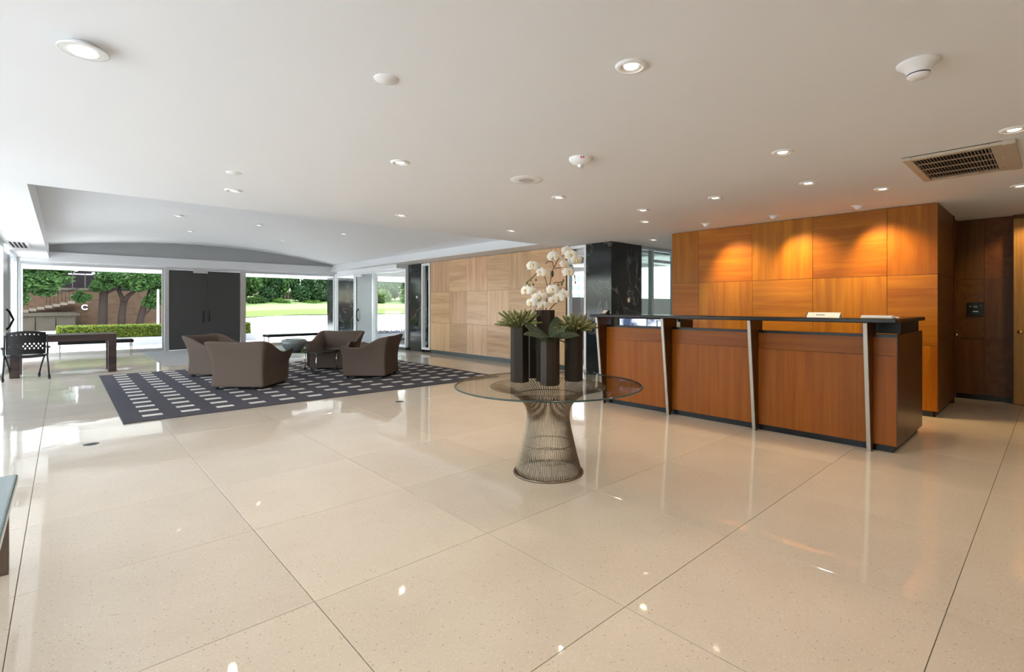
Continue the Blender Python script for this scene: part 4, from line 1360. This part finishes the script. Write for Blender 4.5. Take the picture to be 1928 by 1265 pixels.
# perforated black chair on casters
ch = thing('caster_chair', 'black chair with perforated back and casters at the dark table', 'chair', (-0.50, 13.10, 0), R(4))
b = MB()
nu, nv = 18, 10
holes = set()
for i in range(nu):
    if i % 2 == 0 and 2 <= i <= 15:
        holes.add((i, 8))
    for k in (2, 3, 4):
        if (i + k) % 2 == 0 and 1 <= i <= 16:
            holes.add((i, k))
def back_pt(u, v):
    x = -0.255 + 0.51 * u
    z = 0.475 + 0.395 * v + 0.03 * math.sin(PI * u) * v
    y = -0.215 - 0.06 * v + 0.05 * (2 * u - 1) ** 2
    return (x, y, z)
for j in range(nv + 1):
    for i in range(nu + 1):
        b.v.append(back_pt(i / nu, j / nv))
for j in range(nv):
    for i in range(nu):
        a = j * (nu + 1) + i
        q4 = (a, a + 1, a + nu + 2, a + nu + 1)
        if (i, j) in holes:
            o = len(b.v)
            c = sum((Vector(b.v[k]) for k in q4), Vector()) / 4
            for k in q4:
                b.v.append(tuple(c + (Vector(b.v[k]) - c) * 0.62))
            for k in range(4):
                b.f.append((q4[k], q4[(k + 1) % 4], o + (k + 1) % 4, o + k))
        else:
            b.f.append(q4)
bk = b.build('backrest', M_BLACKP, ch)
so = bk.modifiers.new('thick', 'SOLIDIFY')
so.thickness = 0.012
b = MB()
for j in range(9):
    for i in range(11):
        u, v = i / 10, j / 8
        x = (-0.24 + 0.48 * u) * (1 - 0.06 * v)
        y = -0.2 + 0.44 * v
        z = 0.445 + 0.02 * (2 * u - 1) ** 2 - 0.01 * math.sin(PI * v) - 0.03 * max(0, v - 0.8) * 5 * 0.5
        b.v.append((x, y, z))
for j in range(8):
    for i in range(10):
        a = j * 11 + i
        b.f.append((a, a + 1, a + 12, a + 11))
st = b.build('seat', M_BLACKP, ch, smooth=True)
so = st.modifiers.new('thick', 'SOLIDIFY')
so.thickness = 0.04
for sx in (-1, 1):
    MB().tube([(sx * 0.27, -0.24, 0.83), (sx * 0.275, -0.21, 0.6), (sx * 0.275, -0.16, 0.44), (sx * 0.285, -0.22, 0.25), (sx * 0.295, -0.26, 0.062)], 0.013, 8).build('leg', M_BLACKP, ch, smooth=True)
    MB().tube([(sx * 0.275, -0.16, 0.44), (sx * 0.26, 0.16, 0.43), (sx * 0.22, 0.25, 0.25), (sx * 0.19, 0.30, 0.062)], 0.013, 8).build('leg', M_BLACKP, ch, smooth=True)
    MB().box(sx * 0.29 - 0.03, sx * 0.29 + 0.03, -0.22, 0.08, 0.575, 0.605).build('armrest', M_BLACKP, ch, bevel=0.01)
    MB().tube([(sx * 0.285, -0.17, 0.47), (sx * 0.29, -0.1, 0.577)], 0.011, 8).build('arm_post', M_BLACKP, ch)
    for px, py in ((sx * 0.295, -0.265), (sx * 0.19, 0.305)):
        cs = MB().lathe([(0.0, 0.012), (0.022, 0.012), (0.028, 0.006), (0.028, -0.006), (0.022, -0.012), (0.0, -0.012)], 16).build('caster', M_BLACKP, ch, auto=40, loc=(px, py, 0.029), rot=(0, R(90), R(20)))
        MB().box(-0.04, -0.012, -0.012, 0.012, -0.016, 0.016).build('fork', M_BLACKP, cs)

# teal topped bench at the left edge
fb = thing('granite_bench', 'teal granite topped bench with brown legs at the left edge', 'bench', (0, 0, 0))
MB().box(-0.24, 0.24, -1.15, 1.15, 0.405, 0.45).build('top', M_TEAL, fb, bevel=0.012, loc=(-0.415, 2.71, 0), seg=3)
for yy in (1.72, 3.67):
    for xx in (-0.60, -0.235):
        box('leg', M_BROWN, (xx - 0.02, xx + 0.035, yy - 0.03, yy + 0.03, 0, 0.404), fb, bevel=0.003)
box('apron', M_BROWN, (-0.60, -0.22, 1.72, 3.66, 0.385, 0.404), fb)

# ------------------------------------------------------------------ outdoors
def terrain_z(x, y):
    z = -0.03
    if y > 27:
        k = min(1, (y - 27) / 12.0)
        z += (0.25 + 0.55 * max(0, min(1, (x - 3) / 8))) * k
    return z
b = MB()
xs = [-60, -20, -8, -4, 0, 3, 5, 7, 9, 11, 15, 20, 28, 40, 70]
yy_ = [-12, 0, 6, 12, 18.55, 22, 27, 30, 33, 36, 39, 60, 100]
for y in yy_:
    for x in xs:
        b.v.append((x, y, -0.13 if (y < 18.5 and -1.2 < x < 12.1) else terrain_z(x, y)))
nx_ = len(xs)
for j in range(len(yy_) - 1):
    for i in range(nx_ - 1):
        a = j * nx_ + i
        b.f.append((a, a + 1, a + nx_ + 1, a + nx_))
tag(b.build('pavement', M_PAVE), 'pale sunlit paving and street outside the windows', kind='structure')

# canopy outside, panelled white soffit
cn = struct('canopy', 'white panelled canopy outside the windows')
ZB, ZS = 2.52, 2.66
def crect(x0, x1, y0, y1, nx, ny, bw=0.28):
    box('canopy_deck', M_CANOPYG, (x0, x1, y0, y1, ZS, ZS + 0.25), cn)
    for i in range(nx + 1):
        xx = x0 + (x1 - x0 - bw) * i / nx
        box('canopy_beam', M_CANOPY, (xx, xx + bw, y0, y1, ZB, ZS), cn)
    for j in range(ny + 1):
        yy = y0 + (y1 - y0 - bw) * j / ny
        box('canopy_beam', M_CANOPY, (x0, x1, yy, yy + bw, ZB + 0.001, ZS), cn)
crect(-5.0, 13.0, YF + 0.12, 22.3, 7, 1)
crect(XR + 0.25, 13.0, 7.5, YF + 0.1, 2, 5)
crect(8.0, 16.0, 6.2, 7.4, 4, 1)
crect(-4.6, XL - 0.15, -3.2, 9.6, 1, 5)  # added unseen left overhang, cuts sky light over the near glazing

tag(box('column_outside', M_MARBLE, (8.12, 9.05, 20.6, 21.3, -0.03, ZB)), 'square polished black column outside the far right corner', kind='structure')

# planter, hedge
tag(box('planter', M_PLANT, (-0.25, 5.75, 22.55, 23.35, -0.03, 0.24), bevel=0.01), 'low shade-lavender planter box outside under the hedge', 'planter')
hg = thing('box_hedge', 'clipped yellow green hedge in the low planter outside', 'hedge', (0, 0, 0))
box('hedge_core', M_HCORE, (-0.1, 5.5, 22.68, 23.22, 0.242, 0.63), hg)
b = MB()
rnd = random.Random(9)
def leaf_quad(b, p, s, rnd):
    d_ = Vector((rnd.gauss(0, 1), rnd.gauss(0, 1), rnd.gauss(0, 1) + 0.4)).normalized()
    u = d_.orthogonal().normalized()
    v = d_.cross(u)
    a = rnd.uniform(0, PI)
    u, v = u * math.cos(a) + v * math.sin(a), v * math.cos(a) - u * math.sin(a)
    p = Vector(p)
    b.add([p - u * s, p + v * s * 0.55, p + u * s, p - v * s * 0.55], [(0, 1, 2, 3)])
for _ in range(12000):
    x = rnd.uniform(-0.16, 5.56)
    f = rnd.random()
    if f < 0.5:
        p = (x, 22.64 + rnd.uniform(-0.03, 0.03), rnd.uniform(0.255, 0.68))
    elif f < 0.85:
        p = (x, rnd.uniform(22.62, 23.26), 0.66 + rnd.uniform(-0.02, 0.03))
    else:
        p = (rnd.choice((-0.13, 5.53)) + rnd.uniform(-0.03, 0.03), rnd.uniform(22.64, 23.26), rnd.uniform(0.255, 0.67))
    leaf_quad(b, p, rnd.uniform(0.022, 0.036), rnd)
b.build('hedge_foliage', M_HEDGE, hg)['kind'] = 'stuff'

# lawn bank
b = MB()
lx = [3.5, 6, 9, 12, 16, 22, 30, 45]
def lawn_z(x, y):
    return terrain_z(x, 37.5) + 0.06 + (y - 37.5) * 0.085
for y in (37.5, 40, 43, 46, 60):
    for x in lx:
        b.v.append((x, y, lawn_z(x, y)))
for j in range(4):
    for i in range(len(lx) - 1):
        a = j * len(lx) + i
        b.f.append((a, a + 1, a + len(lx) + 1, a + len(lx)))
lw = b.build('lawn', M_LAWN)
so = lw.modifiers.new('thick', 'SOLIDIFY')
so.thickness = 0.4
so.offset = -1
tag(lw, 'sunlit sloping lawn across the street', kind='structure')

# trees and shrubs
def crown_mesh(name, m, n_, seed, leaf=0.075, lumps=14):
    rnd = random.Random(seed)
    cs = []
    for _ in range(lumps):
        d_ = Vector((rnd.gauss(0, 1), rnd.gauss(0, 1), rnd.gauss(0, 1))).normalized() * rnd.uniform(0.25, 0.72)
        cs.append((d_, rnd.uniform(0.26, 0.42)))
    b = MB()
    for _ in range(n_):
        c, r = cs[rnd.randrange(lumps)]
        d_ = Vector((rnd.gauss(0, 1), rnd.gauss(0, 1), rnd.gauss(0, 1))).normalized() * r * rnd.uniform(0.65, 1.05)
        leaf_quad(b, c + d_, leaf * rnd.uniform(0.6, 1.3), rnd)
    me = bpy.data.meshes.new(name)
    me.from_pydata(b.v, [], b.f)
    me.materials.append(m)
    return me
CR = {'green': crown_mesh('crown', M_LEAF, 3600, 1), 'bright': crown_mesh('crown', M_LEAF2, 3200, 2), 'dark': crown_mesh('crown', M_LEAF3, 4200, 3)}
def crown(t, kind, loc, sc, rz=0.0):
    o = link('crown', CR[kind], t, loc, (0, 0, rz))
    o.scale = sc
    o['kind'] = 'stuff'
    return o
def trunk(t, pts, r, name='trunk'):
    return MB().tube(pts, r, 10).build(name, M_BARK, t, smooth=True)
t = thing('street_tree', 'tall straight trunked tree in front of the brick wall, left of three', 'tree', (1.42, 33, 0.0), group='trees before the brick wall')
trunk(t, [(0, 0, 0), (0.03, 0, 1.0), (0.06, 0, 2.0), (0.16, 0, 3.2), (0.25, 0, 5.2)], [0.21, 0.19, 0.17, 0.15, 0.10])
trunk(t, [(0.06, 0, 1.9), (0.5, -0.3, 2.2), (0.9, -0.5, 2.9)], [0.05, 0.04, 0.02], 'branch')
crown(t, 'green', (0.3, 0.2, 5.9), (1.8, 1.6, 1.3))
crown(t, 'green', (-0.75, -0.5, 1.75), (0.5, 0.5, 0.42), 1.0)
t = thing('street_tree', 'fork trunked tree in front of the brick wall, middle of three', 'tree', (2.16, 33, 0.0), group='trees before the brick wall')
trunk(t, [(0, 0, 0), (0.02, 0, 0.8), (0.10, 0, 1.55)], [0.18, 0.16, 0.15])
trunk(t, [(0.10, 0, 1.5), (0.02, 0, 1.8), (-0.10, 0.05, 2.15), (-0.2, 0.1, 3.0)], [0.12, 0.10, 0.08, 0.05], 'branch')
trunk(t, [(0.10, 0, 1.5), (0.25, -0.05, 1.85), (0.55, -0.1, 2.15), (0.8, -0.1, 2.7)], [0.12, 0.10, 0.08, 0.05], 'branch')
crown(t, 'green', (0.0, -0.3, 2.75), (1.15, 1.1, 0.85), 0.6)
crown(t, 'green', (-0.75, -0.4, 2.35), (0.55, 0.6, 0.5), 1.6)
t = thing('street_tree', 'leaning trunked tree in front of the brick wall, right of three', 'tree', (2.82, 33, 0.0), group='trees before the brick wall')
trunk(t, [(0, 0, 0), (0.12, 0, 0.7), (0.26, 0, 1.35), (0.46, 0, 1.9), (0.6, 0, 2.6)], [0.17, 0.16, 0.14, 0.10, 0.06])
trunk(t, [(0.18, 0, 0.85), (0.42, -0.1, 1.05), (0.62, -0.2, 1.4)], [0.08, 0.06, 0.03], 'branch')
crown(t, 'green', (0.9, -0.3, 1.75), (0.8, 0.8, 0.85), 2.0)
crown(t, 'green', (0.5, -0.4, 2.6), (1.3, 1.0, 0.8), 3.0)
t = thing('street_tree', 'leafy tree with low crown at the far left before the steps', 'tree', (-3.0, 31.0, -0.03))
trunk(t, [(0, 0, 0), (0.1, 0, 1.2), (0.3, 0, 2.4)], [0.2, 0.17, 0.1])
crown(t, 'green', (1.95, 0, 2.45), (1.55, 1.1, 1.0), 0.3)
crown(t, 'green', (1.35, -0.3, 1.65), (0.7, 0.8, 0.8), 0.9)
crown(t, 'green', (2.85, 0.5, 3.1), (1.0, 0.8, 0.5), 1.3)

rnd = random.Random(21)
SH = [('dark', 9.2, 44.0, 1.5), ('green', 10.6, 44.5, 3.4), ('dark', 12.4, 44.5, 2.6), ('green', 13.3, 45.5, 3.9), ('dark', 14.8, 44.6, 2.9), ('dark', 16.4, 45.0, 3.3), ('bright', 17.6, 45.6, 3.0), ('green', 18.6, 46.4, 4.6),
      ('dark', 19.6, 44.9, 2.4), ('green', 20.6, 46.0, 4.2), ('bright', 22.3, 45.2, 2.6), ('green', 23.6, 46.2, 4.0), ('bright', 25.2, 44.6, 3.2), ('green', 26.8, 46.0, 4.4), ('bright', 28.6, 45.0, 2.8), ('green', 30.6, 46.0, 4.6), ('dark', 33.0, 46.0, 4.2),
      ('bright', 9.4, 47.0, 3.6), ('green', 7.8, 46.5, 3.0), ('green', 6.4, 44.5, 3.2), ('bright', 12.9, 43.3, 1.0), ('bright', 15.4, 43.2, 0.9), ('bright', 24.0, 43.0, 1.3), ('green', 21.2, 43.2, 1.2), ('green', 11.0, 43.2, 1.0), ('dark', 36.0, 47.0, 5.0)]
words = {'dark': 'dark green', 'green': 'mid green', 'bright': 'sunlit yellow green'}
ords = ['first', 'second', 'third', 'fourth', 'fifth', 'sixth', 'seventh', 'eighth', 'ninth', 'tenth', 'eleventh', 'twelfth', 'thirteenth']
rank = {}
for k in words:
    for j, e in enumerate(sorted((e for e in SH if e[0] == k), key=lambda e: e[1] / e[2])):
        rank[e] = ords[j]
for i, (k, x, y, h) in enumerate(SH):
    z0 = lawn_z(x, y)
    t = thing('lawn_shrub', '%s leafy shrub above the sloping lawn, %s of its colour from the left' % (words[k], rank[SH[i]]), 'shrub', (x, y, z0), rnd.uniform(0, 6), 'shrubs above the lawn, %s' % words[k])
    w_ = max(0.75, h * rnd.uniform(0.40, 0.50))
    trunk(t, [(0, 0, -0.1), (0.05, 0, h * 0.3), (0.0, 0.05, h * 0.6)], [0.10, 0.08, 0.04])
    crown(t, k, (0, 0, h * 0.52), (w_ * 1.25, w_ * 1.1, h * 0.56), rnd.uniform(0, 6))

# brick building, steps and retaining wall at the far left
bd = thing('brick_building', 'brown brick building with dark upper floor across the street', 'building', (0, 0, 0))
box('brick_wall', M_BRICK, (-7.0, 5.2, 36.4, 36.8, -0.1, 2.2), bd)
box('coping', M_CONC, (-7.0, 1.4, 36.3, 36.85, 2.2, 2.32), bd)
box('upper_wall', mat('dark_brick', (0.010, 0.008, 0.009), 0.8, var=0.2, scale=6, spec=0.1), (-7.0, 3.6, 38.2, 38.6, 2.0, 6.0), bd)
box('upper_wall', M_BRICK, (3.6, 8.0, 38.2, 38.6, -0.1, 6.0), bd)
for x in (-2.6, -0.6):
    fr = box('window', M_WFRAME, (x, x + 1.2, 38.1, 38.2, 3.3, 4.6), bd)
    MB().box(-0.53, 0.53, -0.06, -0.05, -0.58, 0.58).build('pane', M_WIN, fr)
for x in (0.35, 0.85, 1.35):
    box('railing_post', M_WALLBR, (x, x + 0.04, 36.45, 36.5, 2.32, 3.1), bd)
box('railing', M_PLANT, (0.2, 1.4, 36.45, 36.5, 3.05, 3.1), bd)
MB().lathe([(0, 0.09), (0.06, 0.06), (0.09, 0.0), (0.06, -0.06), (0, -0.09)], 12).build('globe_lamp', emit('globe_glow', (1, 0.95, 0.85), 1.5), bd, smooth=True, loc=(1.25, 37.6, 3.18))
pts = [(0.86 + 0.12 * math.cos(a), 36.32, 1.28 + 0.12 * math.sin(a)) for a in [2 * PI * i / 24 * 0.84 + 0.6 for i in range(24)]]
MB().tube(pts, 0.033, 8).build('wall_letter', M_WHITE, bd, smooth=True)
rw = thing('retaining_wall', 'weathered concrete retaining wall below the steps at far left', 'wall', (0, 0, 0))
for k in range(4):
    box('wall_bay', M_CONC, (-2.4 + k * 0.72, -1.72 + k * 0.72, 34.2, 34.5, -0.1, 0.86), rw)
box('capping', M_CONC, (-2.4, 0.62, 34.1, 34.6, 0.86, 1.0), rw)
stp = thing('outdoor_steps', 'concrete steps with dark railing climbing to the right at far left', 'stairs', (0, 0, 0))
for k in range(7):
    box('step', M_BEIGEB, (-1.5 + k * 0.28, -1.24 + k * 0.28, 34.9, 36.2, 1.02 + k * 0.075, 1.16 + k * 0.075), stp)
for k in range(9):
    box('baluster', M_BLACK, (-0.62 + k * 0.14, -0.60 + k * 0.14, 34.9, 34.93, 1.28 + k * 0.035, 1.95 + k * 0.035), stp)
MB().tube([(-0.7, 34.92, 1.93), (0.6, 34.92, 2.26)], 0.025, 6).build('handrail', M_BLACK, stp)
box('stringer', M_WALLBR, (-1.55, 0.5, 35.0, 36.1, -0.05, 1.04), stp)
sp_ = thing('street_pole', 'slim pale pole standing by the street beyond the hedge', 'pole', (3.36, 30.2, 0))
MB().lathe([(0.055, 0), (0.05, 1.2), (0.045, 2.12), (0.03, 2.16), (0, 2.17)], 12).build('shaft', M_POLE, sp_, smooth=True)
MB().lathe([(0.09, 0), (0.09, 0.04), (0.06, 0.08)], 12).build('base', M_POLE, sp_)
bb = thing('beige_building', 'beige rendered house corner behind the shrubs', 'building', (0, 0, 0))
box('wall', M_BEIGEB, (11.4, 14.6, 51.5, 55.0, 0.5, 6.5), bb)
box('roof', M_CONC, (11.1, 14.9, 51.2, 55.3, 6.5, 6.75), bb)
fr = box('window', M_WALLBR, (13.6, 14.3, 51.45, 51.5, 2.0, 4.4), bb)
MB().box(-0.28, 0.28, -0.035, -0.026, -1.1, 1.1).build('pane', M_WIN, fr)
fc = thing('timber_fence', 'brown timber fence among the shrubs', 'fence', (0, 0, 0))
for k in range(26):
    box('board', M_BROWN, (13.6 + k * 0.26, 13.84 + k * 0.26, 47.4, 47.44, 0.8, 2.6), fc)
box('rail', M_BROWN, (13.6, 20.4, 47.45, 47.5, 2.3, 2.4), fc)
rf = thing('red_flower_shrub', 'small red flowering shrub behind the hedge end', 'shrub', (6.3, 31.0, 0.2))
trunk(rf, [(0, 0, -0.25), (0.02, 0, 0.4)], [0.05, 0.03])
o = link('flowers', crown_mesh('flowers', M_RED, 400, 31, 0.09, 5), rf, (0, 0, 0.72))
o.scale = (0.35, 0.35, 0.3)
o['kind'] = 'stuff'

# low planter of grey foliage outside the side window
gp = thing('low_planter', 'low pale planter of grey foliage outside the side window', 'planter', (9.35, 17.6, -0.03), R(-20))
MB().box(-1.3, 1.3, -0.35, 0.35, 0, 0.34).build('box', M_PLANT, gp, bevel=0.01)
MB().box(-0.9, 0.9, -0.356, -0.35, 0.06, 0.16).build('drain_slot', M_DARKHOLE, gp)
b = MB()
rnd = random.Random(4)
for _ in range(1600):
    leaf_quad(b, (rnd.uniform(-1.25, 1.25), rnd.uniform(-0.3, 0.3), 0.34 + abs(rnd.gauss(0, 0.05))), rnd.uniform(0.02, 0.05), rnd)
b.build('foliage', leaf_mat('grey_leaf', (0.30, 0.30, 0.34), (0.60, 0.60, 0.64), 0.2), gp)['kind'] = 'stuff'

# distant white tower and dark wall seen through the entry glass
tw = thing('white_tower', 'distant white apartment tower seen through the narrow sidelight', 'building', (0, 0, 0))
box('tower_body', M_FARW, (56, 70, 46, 64, 0, 30), tw)
wme = MB().box(-0.05, 0.05, -0.3, 0.3, -0.4, 0.4).mesh('window', M_WIN)
bme = MB().box(-0.5, 0.0, -0.8, 0.8, -0.06, 0.06).mesh('balcony', M_FARW)
for i in range(13):
    for k in range(10):
        link('window', wme, tw, (55.98, 46.8 + i * 1.3, 1.6 + k * 1.25))
for i in range(4):
    for k in range(10):
        link('balcony', bme, tw, (55.98, 47.45 + i * 3.9, 1.05 + k * 1.25))
tag(box('wall_outside', M_WALLBR, (9.0, 20.0, 10.2, 10.4, -0.03, 1.62)), 'low brown grey wall outside the green glass entry', kind='structure')
